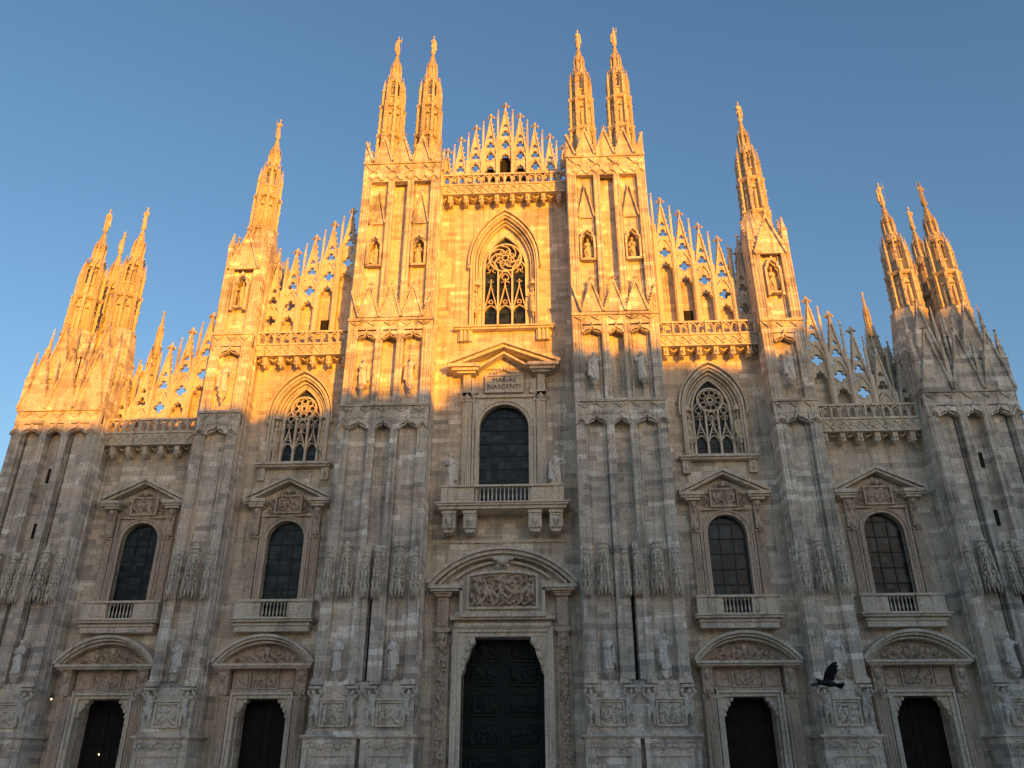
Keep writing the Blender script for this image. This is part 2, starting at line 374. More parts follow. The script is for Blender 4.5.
def spire_mb(base=-16.5):
    """octagonal openwork spire, tip statue foot at z=-2.1; z measured down from the statue's head"""
    mb = MB()
    A = [2*PI*i/8+PI/8 for i in range(8)]
    mb.frus(0, 0, base, -9.0, .86, .8, 8, PI/8); mb.frus(0, 0, -9.0, -7.7, .62, .6, 8, PI/8); mb.frus(0, 0, -7.75, -7.6, .72, .72, 8, PI/8)
    for z, r in ((-12.1, 1.2), (-8.85, 1.12)):
        mb.frus(0, 0, z-.16, z, r-.14, r, 8, PI/8); mb.frus(0, 0, z, z+.1, r, r-.03, 8, PI/8)
    mb.frus(0, 0, -7.7, -5.7, .3, .3, 8, PI/8)
    mb.frus(0, 0, -5.95, -5.75, .62, .66, 8, PI/8); mb.frus(0, 0, -5.75, -5.0, .6, .42, 8, PI/8)
    mb.frus(0, 0, -5.1, -3.9, .34, .3, 8, PI/8)
    mb.frus(0, 0, -4.0, -3.9, .36, .38, 8, PI/8)
    mb.frus(0, 0, -3.9, -2.35, .28, .09, 8, PI/8)
    mb.lathe(0, 0, [(.09, -2.45), (.15, -2.3), (.19, -2.2), (.19, -2.1), (.14, -2.1)], 8)
    for i, a in enumerate(A):
        c, s_ = math.cos(a), math.sin(a)
        # corner buttresses rising into pinnacles
        for (r, z0, z1, w, hp) in ((1.02, base, -12.0, .24, 0), (.98, -12.0, -8.8, .21, 0), (.9, -8.8, -7.0, .2, 1.4), (.44, -5.2, -4.3, .11, .8)):
            x, y = c*r, s_*r
            mb.frus(x, y, z0, z1, w*.72, w*.66, 4, a+PI/4)
            if hp:
                mb.frus(x, y, z1, z1+hp, w*.72, .015, 4, a+PI/4, dx=-c*.05, dy=-s_*.05)
                mb.frus(x, y, z1-.05, z1+.02, w*.9, w*.9, 4, a+PI/4)
                for q in range(3):
                    t = (q+.5)/3.4; mb.octa(x+c*w*.6*(1-t), y+s_*w*.6*(1-t), z1+hp*t, .045, .06)
                mb.octa(x-c*.05, y-s_*.05, z1+hp, .06, .08)
            else: 
                mb.octa(x+c*w*.5, y+s_*w*.5, z1+.1, .1, .22)
        for q in range(9):
            z = -15.6+q*.82+(.2 if i % 2 else 0)
            if z < -9.2: r = 1.16 if z < -12.2 else 1.1; mb.octa(c*r, s_*r, z, .07, .1)
        for q in range(4): mb.octa(c*1.0, s_*1.0, -8.5+q*.45, .055, .08)
        # inner posts of the open lantern
        mb.frus(c*.68, s_*.68, -8.8, -5.9, .13, .12, 4, a+PI/4)
        # crockets on needle
        for q in range(5):
            t = q/5; r = .3*(1-t)+.1*t; mb.octa(c*r, s_*r, -3.6+1.2*t, .065, .08)
        b = a+PI/8; cb, sb = math.cos(b), math.sin(b)
        def face(pts, rr, w):   # small gable on an octagon face: pts are (u along face, z)
            P = [(cb*rr-sb*u, sb*rr+cb*u, z) for u, z in pts]
            mb.tube(P, w, 4)
        face([(-.3, -9.6), (0, -8.95), (.3, -9.6)], .86, .035)
        face([(-.26, -7.0), (-.2, -6.5), (0, -6.15), (.2, -6.5), (.26, -7.0)], .66, .05)
        face([(-.3, -6.4), (0, -5.25), (.3, -6.4)], .68, .05)
        mb.octa(cb*.66, sb*.66, -5.2, .07, .12)
        face([(-.16, -4.3), (0, -3.6), (.16, -4.3)], .42, .03)
        face([(-.33, -12.9), (0, -12.2), (.33, -12.9)], .93, .04)
        # little statue in a niche of the panel storey
        x, y = cb*.84, sb*.84
        mb.lathe(x, y, [(.1, -11.6), (.13, -11.3), (.11, -10.7), (.13, -10.35), (.05, -10.22), (.07, -10.1), (.03, -9.98)], 6)
        mb.frus(x, y, -11.85, -11.6, .04, .15, 6)
        mb.frus(x, y, -9.85, -9.7, .15, .1, 6)
    return mb
def voxel_mesh(mb, name, mat, size):
    ob = mb.build('tmp', mat); md = ob.modifiers.new('r', 'REMESH'); md.mode = 'VOXEL'; md.voxel_size = size; md.use_smooth_shade = True
    sm = ob.modifiers.new('s', 'SMOOTH'); sm.factor = .5; sm.iterations = 1
    dg = bpy.context.evaluated_depsgraph_get(); dg.update()
    me = bpy.data.meshes.new_from_object(ob.evaluated_get(dg)); me.name = name
    if not me.materials: me.materials.append(mat)
    bpy.data.objects.remove(ob); return me
def statue_mesh(kind, mat):
    """robed figure two metres tall, feet at z=0, facing -y"""
    mb = MB(); rnd = random.Random(kind*13+5); n = 28
    sway = rnd.uniform(-.07, .07)
    prof = [(0, .27, .2), (.12, .29, .22), (.5, .25, .19), (.85, .235, .18), (1.05, .22, .17), (1.2, .2, .15), (1.38, .235, .165), (1.5, .25, .16), (1.58, .19, .13), (1.64, .075, .075)]
    vs = []; fs = []
    for k, (z, rx, ry) in enumerate(prof):
        f = max(0, 1-z/1.25)
        for i in range(n):
            a = 2*PI*i/n
            fold = 1+.13*f**.5*math.sin(a*7+z*2+kind)+.05*math.sin(a*3+z*5)
            vs.append((math.cos(a)*rx*fold+sway*math.sin(z/1.6*PI), math.sin(a)*ry*fold-.03*math.sin(z/1.6*PI), z))
    for k in range(len(prof)-1): fs += [(k*n+i, k*n+(i+1) % n, (k+1)*n+(i+1) % n, (k+1)*n+i) for i in range(n)]
    fs += [tuple(range(n-1, -1, -1)), tuple((len(prof)-1)*n+i for i in range(n))]
    mb.add(vs, fs, True)
    mb.tube([(0, 0, 1.55), (0, -.02, 1.75)], [.075, .065])
    mb.blob(0, -.04, 1.85, .125, .14, .17)
    mb.blob(0, -.18, 1.83, .03, .04, .04)                       # nose
    mb.blob(0, .02, 1.9, .145, .15, .14)                          # hair
    if kind % 2 == 0: mb.blob(0, -.11, 1.72, .06, .05, .1)         # beard
    for sx in (-1, 1):
        sh = Vector((sx*.23, 0, 1.48))
        mode = (kind+(sx > 0)) % 4
        el, ha = {0: ((sx*.3, -.08, 1.15), (sx*.05, -.24, 1.2)), 1: ((sx*.33, .0, 1.14), (sx*.3, -.14, .86)),
                  2: ((sx*.4, -.1, 1.3), (sx*.42, -.2, 1.62)), 3: ((sx*.3, -.1, 1.16), (sx*.16, -.28, 1.42))}[mode]
        mb.tube([tuple(sh), el], [.095, .075]); mb.tube([el, ha], [.075, .05]); mb.blob(*ha, .055, .05, .075)
        if mode == 1: mb.tube([(ha[0], ha[1]+.02, ha[2]+.3), (ha[0]+sx*.03, ha[1]+.05, .25)], [.1, .14])       # hanging mantle
        if mode == 0: mb.box(min(ha[0], ha[0]+sx*.12)-.06, max(ha[0], ha[0]+sx*.12)+.06, ha[1]-.08, ha[1]+.02, ha[2]-.06, ha[2]+.2)  # book
        if mode == 2: mb.tube([(ha[0], ha[1], .1), (ha[0], ha[1], 2.0)], .025)
    mb.tube([(.26, -.1, 1.45), (0, -.22, 1.1), (-.27, -.12, .8), (-.25, .05, .5)], [.05, .06, .07, .05])        # sash fold
    mb.tube([(-.12, -.18, .95), (-.02, -.25, .5), (.06, -.2, .06)], [.05, .06, .07])
    mb.box(-.26, .26, -.22, .2, -.12, .03)
    return voxel_mesh(mb, 'statue', mat, .032)
def telamon_mesh(kind, mat):
    """bowed, muscular supporting figure two metres tall with arms raised to its load"""
    mb = MB(); s = -1 if kind else 1
    mb.tube([(.1*s, -.05, 1.0), (.12*s, -.1, 1.25), (.0, -.02, 1.6)], [.18, .2, .24], 10)
    mb.blob(0, -.02, 1.55, .27, .17, .16); mb.tube([(0, -.1, 1.6), (-.03*s, -.22, 1.74)], .08)
    mb.blob(-.04*s, -.26, 1.78, .11, .13, .15); mb.blob(-.04*s, -.36, 1.68, .06, .06, .1)
    mb.tube([(.26, 0, 1.6), (.42, -.12, 1.75), (.2, -.1, 1.95)], [.1, .08, .06]); mb.tube([(-.26, 0, 1.6), (-.4, -.12, 1.8), (-.16, -.05, 1.98)], [.1, .08, .06])
    mb.blob(.1*s, -.03, .98, .22, .19, .2)
    mb.tube([(.0*s, -.05, .95), (-.1*s, -.24, .55), (-.08*s, -.02, .1)], [.15, .11, .07], 8)
    mb.tube([(.2*s, -.02, .95), (.2*s, -.1, .5), (.24*s, .03, .05)], [.15, .11, .07], 8)
    mb.blob(-.08*s, -.1, .06, .08, .16, .06); mb.blob(.24*s, -.06, .05, .08, .16, .06)
    mb.tube([(-.2, -.12, 1.1), (.05, -.24, .85), (.3*s, -.1, .5)], [.07, .12, .1])
    mb.box(-.34, .34, -.3, .3, 1.98, 2.12)
    return voxel_mesh(mb, 'telamon', mat, .034)

# ---------------------------------------------------------------- ground and piazza
g = MB(); g.add([(-1500, -1500, 0), (1500, -1500, 0), (1500, 1500, 0), (-1500, 1500, 0)], [(0, 1, 2, 3)])
tag(g.build('piazza_ground', M['pave']), kind='structure')
g = MB()
for i in range(3): g.box(-36+i*.45, 36-i*.45, -9+i*.45, 1, i*.14+.004, (i+1)*.14)
tag(g.build('church_steps', M['trim']), kind='structure')

CATH = tag(empty('cathedral'), 'white and pink marble gothic cathedral with spires, lit orange by low sun above', 'cathedral')

# ---------------------------------------------------------------- facade walls (one per bay)
CI, CO = 14.4, 24.27                # centre lines of the inner and outer side bays
def bay_center():
    w_ = MB()
    holed(w_, -5.1, 5.1, 0, 9.4, 0, [(-2.5, 0), (-2.5, 8.78), (2.5, 8.78), (2.5, 0)], 0, 1.3)
    w_.box(-5.1, 5.1, 0, 1.3, 9.4, 17.02)
    holed(w_, -5.1, 5.1, 17.02, 25.2, 0, round_arch(0, 1.7, 17.02, 24.51), 0, 1.3)
    w_.box(-5.1, 5.1, 0, 1.3, 25.2, 30.7)
    holed(w_, -5.1, 5.1, 30.7, 42.2, 0, pointed_arch(0, 2.42, 30.7, 36.4, 40.9), 0, 1.3)
    w_.box(-5.1, 5.1, 0, 1.3, 42.2, 44.3)
    w_.build('central_wall', M['wall'], CATH)
    w_ = MB(); holed(w_, -2.6, 2.6, 30.88, 41.2, 0, pointed_arch(0, 1.66, 30.88, 36.3, 39.5), .62, .9)
    w_.build('window_reveal', M['trim'], CATH)
def bay_side(cx, x0, x1, inner, sg):
    w_ = MB()
    holed(w_, x0, x1, 0, 6, cx, [(cx-1.58, 0), (cx-1.58, 5.3), (cx+1.58, 5.3), (cx+1.58, 0)], 0, 1.3)
    w_.box(x0, x1, 0, 1.3, 6, 9.96)
    holed(w_, x0, x1, 9.96, 17, cx, round_arch(cx, 1.24, 9.96, 16.35), 0, 1.3)
    top = 30.2 if inner else 23.4
    if inner:
        w_.box(x0, x1, 0, 1.3, 17, 20.4)
        holed(w_, x0, x1, 20.4, 28, cx, pointed_arch(cx, 1.98, 20.4, 23.9, 27.1), 0, 1.3)
        w_.box(x0, x1, 0, 1.3, 28, top)
        v = MB(); holed(v, cx-2.1, cx+2.1, 20.52, 27.3, cx, pointed_arch(cx, 1.34, 20.52, 24.0, 26.35), .55, .85)
        if sg < 0: v.mirror()
        v.build('window_reveal', M['trim'], CATH)
    else: w_.box(x0, x1, 0, 1.3, 17, top)
    if sg < 0: w_.mirror()
    w_.build('bay_wall', M['wall'], CATH)
bay_center()
for sg in (-1, 1):
    bay_side(CI, 10.7, 18.1, True, sg); bay_side(CO, 20.7, 27.9, False, sg)

# the body of the church behind the facade
b = MB(); b.box(-9.5, 9.5, 1.31, 110, 0, 41.5); b.prism([(-9.5, 41.5), (9.5, 41.5), (0, 44.2)], 1.35, 110); b.build('nave', M['roof'], CATH)
for sg in (-1, 1):
    b = MB(); b.box(9.51, 19, 1.31, 108, 0, 29.0)
    if sg < 0: b.mirror()
    b.build('inner_aisle', M['roof'], CATH)
    b = MB(); b.box(19.01, 31, 1.31, 106, 0, 22.6)
    if sg < 0: b.mirror()
    b.build('outer_aisle', M['roof'], CATH)

# ---------------------------------------------------------------- piers
pier_cache = {}
def shafts(mb, xa, xb, yf, z0, z1, n=2):
    """pilaster strip with slim round shafts on its edges"""
    mb.box(xa+.05, xb-.05, yf+.1, yf+.5, z0, z1)
    for x in (xa+.08, xb-.08): mb.frus(x, yf+.12, z0, z1, .085, .085, 6)
    if xb-xa > .45: mb.frus((xa+xb)/2-.12, yf+.1, z0, z1, .07, .07, 6); mb.frus((xa+xb)/2+.12, yf+.1, z0, z1, .07, .07, 6)
def pier_mb(hw, yf, layout, ztop, slot, yb=1.6, niche=None):
    """pier centred on x=0; layout: (strips, panels) for the positive side and mirrored"""
    mb = MB(); strips, panels = layout
    mb.box(-hw+.06, hw-.06, yf+1.1, yb, 3.2, ztop)
    # flank shafts
    for s_ in (-1, 1):
        for k in range(3):
            y = yf+.7+k*.62
            if y < -.3: mb.frus(s_*(hw-.06), y, 3.4, ztop, .1, .1, 6)
        mb.box(min(s_*hw, s_*(hw-.15)), max(s_*hw, s_*(hw-.15)), yf+.35, yf+.6, 6.07, ztop)
    for (a, b_) in strips:
        for s_ in ((-1, 1) if a > 0 else (1,)):
            xa, xb = sorted((s_*a, s_*b_)); shafts(mb, xa, xb, yf, 6.0, ztop)
    for (a, b_) in panels:          # panel backing, a little behind the strips
        for s_ in ((-1, 1) if a > 0 else (1,)):
            xa, xb = sorted((s_*a, s_*b_)); 
            if not niche:
                for x in (xa+.12, xb-.12): mb.frus(x, yf+.46, 6.2, ztop, .09, .09, 6)
                mb.box(xa-.07, xb+.07, yf+.52, yf+1.15, 3.3, ztop)
            else:
                c = (xa+xb)/2; z0, z1 = niche; mb.box(xa-.07, xb+.07, yf+.52, yf+1.15, 3.3, z0)
                out_ = [(c-.43, z0), (c-.43, z1-.7), (c-.3, z1-.5), (c-.3, z1-.35), (c, z1), (c+.3, z1-.35), (c+.3, z1-.5), (c+.43, z1-.7), (c+.43, z0)]
                holed(mb, xa-.07, xb+.07, z0, z1+.4, c, out_, yf+.52, yf+1.15); mb.box(xa-.07, xb+.07, yf+.52, yf+1.15, z1+.4, ztop)
            for x in (xa+.12, xb-.12): mb.frus(x, yf+.46, 6.2, ztop, .09, .09, 6)
    if hw > 2: mb.box(-.56, .56, yf+.75, yf+1.15, 3.3, ztop); pass
    for s_ in (-1, 1): mb.box(*sorted((s_*(hw-.75), s_*(hw-.1))), yf+.4, yf+1.15, 3.3, ztop)
    for (a, b_) in strips:
        for s_ in (-1, 1): mb.box(*sorted((s_*(a+.04), s_*(b_-.04))), yf+.42, yf+1.15, 3.3, ztop)
    # base with ledge
    if hw > 2:
        for s_ in (-1, 1): mb.box(*sorted((s_*.13, s_*(hw+.12))), yf-.12, .5, 0, 2.55)
        mb.box(-.2, .2, yf+.6, .5, 0, 3.0)
    else: mb.box(-hw-.12, hw+.12, yf-.12, .5, 0, 2.55)
    mb.box(-hw-.2, hw+.2, yf-.28, .5, 3.0, 3.2); mb.box(-hw-.3, hw+.3, yf-.38, .5, 3.08, 3.16)
    mb.box(-hw, hw, yf+.03, .5, 3.2, 6.0)
    mb.box(-hw-.04, hw+.04, yf-.08, .5, 3.2, 3.42)
    for (a, b_) in strips:
        for s_ in ((-1, 1) if a > 0 else (1,)):
            xa, xb = sorted((s_*a, s_*b_)); mb.box(xa-.06, xb+.06, yf-.22, yf+.1, 5.84, 6.06); mb.box(xa-.02, xb+.02, yf-.1, yf+.1, 6.06, 6.2)
    return mb
def band(mb, hw, yf, z0, z1, n):
    """string course with little blind arches and bosses"""
    mb.box(-hw-.03, hw+.03, yf-.08, yf+.5, z1-.12, z1); mb.box(-hw-.05, hw+.05, yf-.1, yf+.6, z1-.04, z1+.05)
    mb.box(-hw, hw, yf+.06, yf+.5, z0, z1-.12)
    st = 2*hw/n
    for i in range(n):
        c = -hw+st*(i+.5)
        mb.strip([(c-st*.36, z1-.2), (c, z1-.2-(z1-z0)*.34), (c+st*.36, z1-.2)], .07, yf-.07, yf+.1)
        mb.octa(c, yf, z0+(z1-z0)*.66, .14, .13, .1); mb.octa(c-st*.22, yf, z1-.28, .07, .07); mb.octa(c+st*.22, yf, z1-.28, .07, .07)
def ogee_head(mb, cx, w, z, yf, h=.75):
    """blind ogee arch under a string course, apex up"""
    pts = [(cx-w/2, z), (cx-w*.46, z+h*.3), (cx-w*.3, z+h*.5), (cx-w*.12, z+h*.62), (cx, z+h)]
    pts += [(2*cx-x, zz) for x, zz in pts[::-1][1:]]
    mb.strip(pts, .1, yf-.12, yf+.3)
    mb.strip([(x, zz-.16) for x, zz in pts[1:-1]], .07, yf-.02, yf+.3)
    mb.prism([(cx-w/2, z+h+.05), (cx-w/2, z), (cx-w*.46, z+h*.3), (cx-w*.3, z+h*.5), (cx-w*.12, z+h*.62), (cx, z+h), (cx+w*.12, z+h*.62), (cx+w*.3, z+h*.5), (cx+w*.46, z+h*.3), (cx+w/2, z), (cx+w/2, z+h+.05)], yf+.06, yf+.3)
    mb.octa(cx, yf-.12, z+h+.12, .1, .16)
rel_me = [figure_relief(1.25, 1.1, 11+k, .26).mesh('relief_panel', M['carved']) for k in range(4)]
can_me = canopy_mb(.9, 0, 3.2, .62).mesh('canopy', M['trim']); can_s = canopy_mb(.54, 0, 2.9, .42).mesh('canopy', M['trim'])
tel_me = [telamon_mesh(0, M['carved']), telamon_mesh(1, M['carved'])]
def block_base(mb, xa, xb, yf):
    """half of the plinth: framed panel and blind arcade under the ledge"""
    mb.box(xa, xb, yf-.2, .4, 2.55, 3.0)
    n = 3; st = (xb-xa-.1)/n
    for i in range(n):
        c = xa+.05+st*(i+.5)
        mb.strip([(c-st*.42, 2.5), (c-st*.36, 2.72), (c-st*.15, 2.86), (c, 2.9), (c+st*.15, 2.86), (c+st*.36, 2.72), (c+st*.42, 2.5)], .08, yf-.3, yf-.19)
        mb.octa(c, yf-.22, 2.62, .09, .1, .08); mb.octa(c+st/2, yf-.26, 2.5, .07, .11)
    mb.box(xa+.02, xa+.28, yf-.2, yf, .1, 2.55); mb.box(xb-.28, xb-.02, yf-.2, yf, .1, 2.55)
    mb.strip([(xa+.5, .4), (xa+.5, 2.15), (xb-.5, 2.15), (xb-.5, .4)], .1, yf-.22, yf)
def corbel(mb, x, y, z):
    """carved bracket under a statue, top at z"""
    mb.frus(x, y, z-.14, z, .3, .33, 8); mb.frus(x, y, z-.5, z-.14, .12, .26, 8); mb.octa(x, y-.05, z-.62, .13, .22)
    mb.blob(x, y-.16, z-.36, .12, .1, .14)
    for a in range(5): mb.octa(x+.24*math.cos(PI+PI*a/4), y+.24*math.sin(PI+PI*a/4), z-.22, .06, .12)
def side_word(sg): return 'left' if sg < 0 else 'right'
STRC = ([(2.3, 2.99), (.5, 1.0)], [(1.0, 2.3)])
def build_pier_c(sg, cx, yf, ztop, tower=False):
    mb = pier_mb(2.99, yf, STRC, ztop, True, niche=None if tower else (34.85, 37.25))
    P = mb
    block_base(P, -3.15, -.12, yf); block_base(P, .12, 3.15, yf)
    # middle recess flanks in the lower storey close to a slot
    for s_ in (-1, 1): P.box(*sorted((s_*.14, s_*.5)), yf+.15, yf+.8, 6.05, 14.0)
    band(P, 2.99, yf, 22.55 if not tower else 22.9, 23.5 if not tower else 23.9, 5)
    for c, ww in ((-1.65, 1.3), (0, 1.0), (1.65, 1.3)): ogee_head(P, c, ww, 21.75 if not tower else 22.05, yf+.05)
    for s_ in (-1, 1): ogee_head(P, s_*2.65, .62, 21.75 if not tower else 22.05, yf-.03, .6)
    if not tower:
        band(P, 2.99, yf, 29.3, 30.1, 5)
        for c, ww in ((-1.65, 1.3), (0, 1.0), (1.65, 1.3)): ogee_head(P, c, ww, 28.55, yf+.05, .6)
        # three blind gables with crockets standing on the string
        for c in (-1.55, 0, 1.55): gablet(P, c, 30.2, 1.5, 2.5, yf-.02, .22, .12, True, 9, .17)
        for s_ in (-1, 1): P.strip([(s_*2.3, 30.2), (s_*2.95, 32.4)], .1, yf-.2, yf); crockets(P, (s_*2.25, 30.5), (s_*2.85, 32.3), 7, .09, yf-.1)
        # panelled upper storey: blind gable over each niche
        for s_ in (-1, 1):
            c = s_*1.65
            gablet(P, c, 38.6, 1.2, 2.9, yf+.52, .4, .1, True, 7, .12)
            # niche surround with trefoil head
            P.strip([(c-.5, 34.8), (c-.5, 36.6), (c-.36, 36.75), (c-.36, 37.0), (c-.14, 37.2), (c, 37.45), (c+.14, 37.2), (c+.36, 37.0), (c+.36, 36.75), (c+.5, 36.6), (c+.5, 34.8)], .14, yf+.02, yf+.3)
            P.box(c-.56, c+.56, yf+.1, yf+.5, 34.68, 34.85)
            corbel(P, c, yf+.02, 25.0)
        band(P, 2.99, yf, 42.4, 44.2, 4)
        for i in range(4):
            c = -2.2+i*1.47; P.strip(circ(c, 43.1, .36, 12), .09, yf-.05, yf+.1, True); P.strip([(c-.7, 42.5), (c-.4, 42.9), (c, 42.55), (c+.4, 42.9), (c+.7, 42.5)], .08, yf-.05, yf+.1)
        # parapet gables and corner pinnacles on all sides
        for c in (-1.5, 0, 1.5): gablet(P, c, 44.2, 1.5, 2.55, yf+.1, .26, .15, True, 7, .17)
        for s_ in (-1, 1):
            pinnacle(P, s_*2.8, yf+.2, 44.2, .36, 1.0, 1.3); P.prism([(s_*2.25, 44.2), (s_*3.0, 44.2), (s_*3.0, 46.2)], yf+.0, yf+.15); P.strip([(s_*2.25, 44.2), (s_*2.98, 46.3)], .15, yf-.16, yf+.1)
            gablet_side(P, s_*2.95, (yf+1.0, yf+2.4), 44.3, 2.3)
            pinnacle(P, s_*2.78, yf+3.2, 44.2, .34, 1.3, 1.6)
        P.box(-2.9, 2.9, yf+.3, 1.6, ztop-.3, 44.35)
    for s_ in (-1, 1): corbel(P, s_*1.6, yf+.05, 6.35 if False else 6.55)
    if sg < 0: P.mirror()
    o = P.build('buttress_tower' if tower else 'buttress', M['pier'], CATH, (cx*sg, 0, 0))
    tag(o, '%s %s buttress of the facade' % (side_word(sg), 'corner' if tower else 'inner'))
    # sub-parts
    for s_, k in ((-1, 0), (1, 1)):
        link('relief_panel', rel_me[(k+(sg > 0)*2) % 4], o, (s_*1.62, yf+.0, 3.72))
        f = MB(); f.strip([(s_*1.62-.7, 3.66), (s_*1.62-.7, 4.9), (s_*1.62+.7, 4.9), (s_*1.62+.7, 3.66)], .11, yf-.12, yf+.04, True); f.box(s_*1.62-.85, s_*1.62+.85, yf-.2, yf+.03, 4.98, 5.1)
        f.build('panel_frame', M['trim'], o)
        link('canopy', can_me, o, (s_*1.62, yf+.1, 10.95))
        for x, q in ((2.68, 0), (.36, 1)):
            link('canopy', can_s, o, (s_*x, yf-.06, 10.85))
    for x, q in ((-2.7, 0), (-.52, 1), (.52, 0), (2.7, 1)):
        link('telamon', tel_me[q], o, (x, yf-.12, 3.62))
    return o
def gablet_side(mb, x, yr, z0, h):
    """gable seen on the flank: triangle in the yz plane"""
    y0, y1 = yr; ym = (y0+y1)/2
    mb.add([(x-.1, y0, z0), (x-.1, y1, z0), (x-.1, ym, z0+h), (x+.1, y0, z0), (x+.1, y1, z0), (x+.1, ym, z0+h)],
           [(0, 2, 1), (3, 4, 5), (0, 3, 5, 2), (1, 2, 5, 4), (0, 1, 4, 3)])
    for i in range(6):
        t = (i+.5)/6
        mb.octa(x, y0+(ym-y0)*t-.05, z0+h*t, .09, .12); mb.octa(x, y1+(ym-y1)*t+.05, z0+h*t, .09, .12)
    finial(mb, x, ym, z0+h+.2, .15)
def build_pier_b(sg, cx, yf):
    hw = 1.46
    P = pier_mb(hw, yf, ([(.74, 1.46)], [(-.74, .74)]), 36.4, False, 2.2, niche=(32.0, 34.6))
    block_base(P, -1.55, 1.55, yf)
    band(P, hw, yf, 22.6, 23.5, 3); ogee_head(P, 0, 1.4, 21.8, yf+.05)
    for s_ in (-1, 1): ogee_head(P, s_*1.1, .66, 21.8, yf-.03, .55)
    band(P, hw, yf, 28.6, 29.6, 3); ogee_head(P, 0, 1.4, 27.85, yf+.05, .65)
    corbel(P, 0, yf+.02, 24.9); corbel(P, 0, yf+.05, 6.55); P.box(-.56, .56, yf+.1, yf+.5, 31.83, 32.0)
    P.strip([(-.5, 31.6), (-.5, 33.9), (-.36, 34.05), (-.36, 34.3), (-.14, 34.5), (0, 34.75), (.14, 34.5), (.36, 34.3), (.36, 34.05), (.5, 33.9), (.5, 31.6)], .16, yf+.0, yf+.3)
    # top: tall front gable between corner pinnacles, gables on the flanks
    gablet(P, 0, 35.1, 2.3, 3.3, yf+.12, .3, .14, True, 9, .17)
    for s_ in (-1, 1):
        pinnacle(P, s_*1.26, yf+.2, 36.3, .36, .9, 1.2)
        pinnacle(P, s_*1.26, yf+4.1, 36.3, .36, .9, 1.2)
        gablet_side(P, s_*1.35, (yf+.5, yf+2.1), 36.3, 2.3); gablet_side(P, s_*1.35, (yf+2.2, yf+3.8), 36.3, 2.3)
    P.box(-1.3, 1.3, yf+.3, 2.1, 36.3, 36.9)
    P.frus(0, .6, 36.6, 40.5, 1.5, .9, 8, PI/8)
    if sg < 0: P.mirror()
    o = P.build('buttress', M['pier'], CATH, (cx*sg, 0, 0)); tag(o, '%s slender buttress between the side portals' % side_word(sg))
    link('relief_panel', rel_me[(sg > 0)*1+1], o, (0, yf, 3.72))
    f = MB(); f.strip([(-.7, 3.66), (-.7, 4.9), (.7, 4.9), (.7, 3.66)], .11, yf-.12, yf+.04, True); f.box(-.8, .8, yf-.2, yf+.03, 4.98, 5.1); f.build('panel_frame', M['trim'], o)
    link('canopy', can_me, o, (0, yf+.1, 11.1))
    for s_, q in ((-1, 0), (1, 1)):
        link('canopy', can_s, o, (s_*1.12, yf-.02, 11.0)); link('telamon', tel_me[q], o, (s_*1.14, yf-.12, 3.62))
    return o
def tower_top(o, yf):
    """clustered gables climbing from the parapet to the spires of a corner tower (local x)"""
    P = MB()
    P.box(-3.0, 3.0, yf+.3, 4.6, 23.5, 24.3)
    P.add([(-2.9, yf+.4, 24.2), (2.9, yf+.4, 24.2), (2.9, 4.6, 24.2), (-2.9, 4.6, 24.2), (-2.55, -1.1, 27.2), (2.55, -1.1, 27.2), (2.55, 4.3, 27.2), (-2.55, 4.3, 27.2)],
          [(0, 1, 5, 4), (1, 2, 6, 5), (2, 3, 7, 6), (3, 0, 4, 7), (4, 5, 6, 7)])
    for k, (y, zb, h, ww, cs) in enumerate(((yf+.1, 23.95, 4.4, 1.95, (-2.0, 0, 2.0)), (yf+.95, 26.7, 4.3, 1.75, (-1.6, 1.6)))):
        for c in cs: gablet(P, c, zb, ww, h, y, .34, .12, True, 9, .17)
    for s_ in (-1, 1):
        pinnacle(P, s_*2.85, yf+.2, 24.0, .42, 2.2, 2.2); pinnacle(P, s_*1.0, yf+.0, 24.0, .26, 1.9, 2.2); pinnacle(P, s_*2.75, -.4, 24.2, .45, 3.0, 2.4); P.frus(s_*1.6, .2, 26.8, 31.2, 1.55, 1.05, 8, PI/8); pinnacle(P, s_*.62, yf+.9, 26.8, .24, 2.0, 2.0); pinnacle(P, s_*2.6, yf+.9, 26.8, .24, 2.0, 2.0)
        pinnacle(P, s_*2.75, 1.6, 24.2, .45, 3.0, 2.4); pinnacle(P, s_*.1, yf+1.0, 26.0, .3, 2.4, 2.0)
        for (a, b_, z, h) in ((-1.6, -.2, 24.2, 3.6), (-.1, 1.4, 24.4, 3.9), (1.5, 3.0, 24.2, 3.6), (3.0, 4.5, 24.2, 3.6)): gablet_side(P, s_*2.85, (a, b_), z, h)
        gablet_side(P, s_*2.6, (-.8, 1.4), 26.8, 4.0); gablet_side(P, s_*2.6, (2.3, 4.3), 26.8, 4.0)
    P.build('gable_cluster', M['pier'], CATH, o.location)
YC, YB, YA = -2.8, -2.2, -2.2
XC, XB, XA = 7.88, 19.39, 30.7
spire_me = spire_mb().mesh('spire', M['spire'])
def spire(x, y, ztip, label):
    o = link('spire', spire_me, CATH, (x, y, ztip), random.choice((0, PI/4, PI/2))); return o
STAT = [statue_mesh(k, M['pale']) for k in range(6)]
STATC = []
for me in STAT:
    c = me.copy(); c.materials.clear(); c.materials.append(M['spire']); STATC.append(c)
def statue(x, y, z, k, label, group, sc=1.0, mats=STAT, rz=0, dark=False):
    o = link('statue', (STATC if dark else STAT)[k % 6], None, (x, y, z), rz); o.scale = (sc, sc, sc)
    tag(o, label, 'statue', group); return o
k = 0
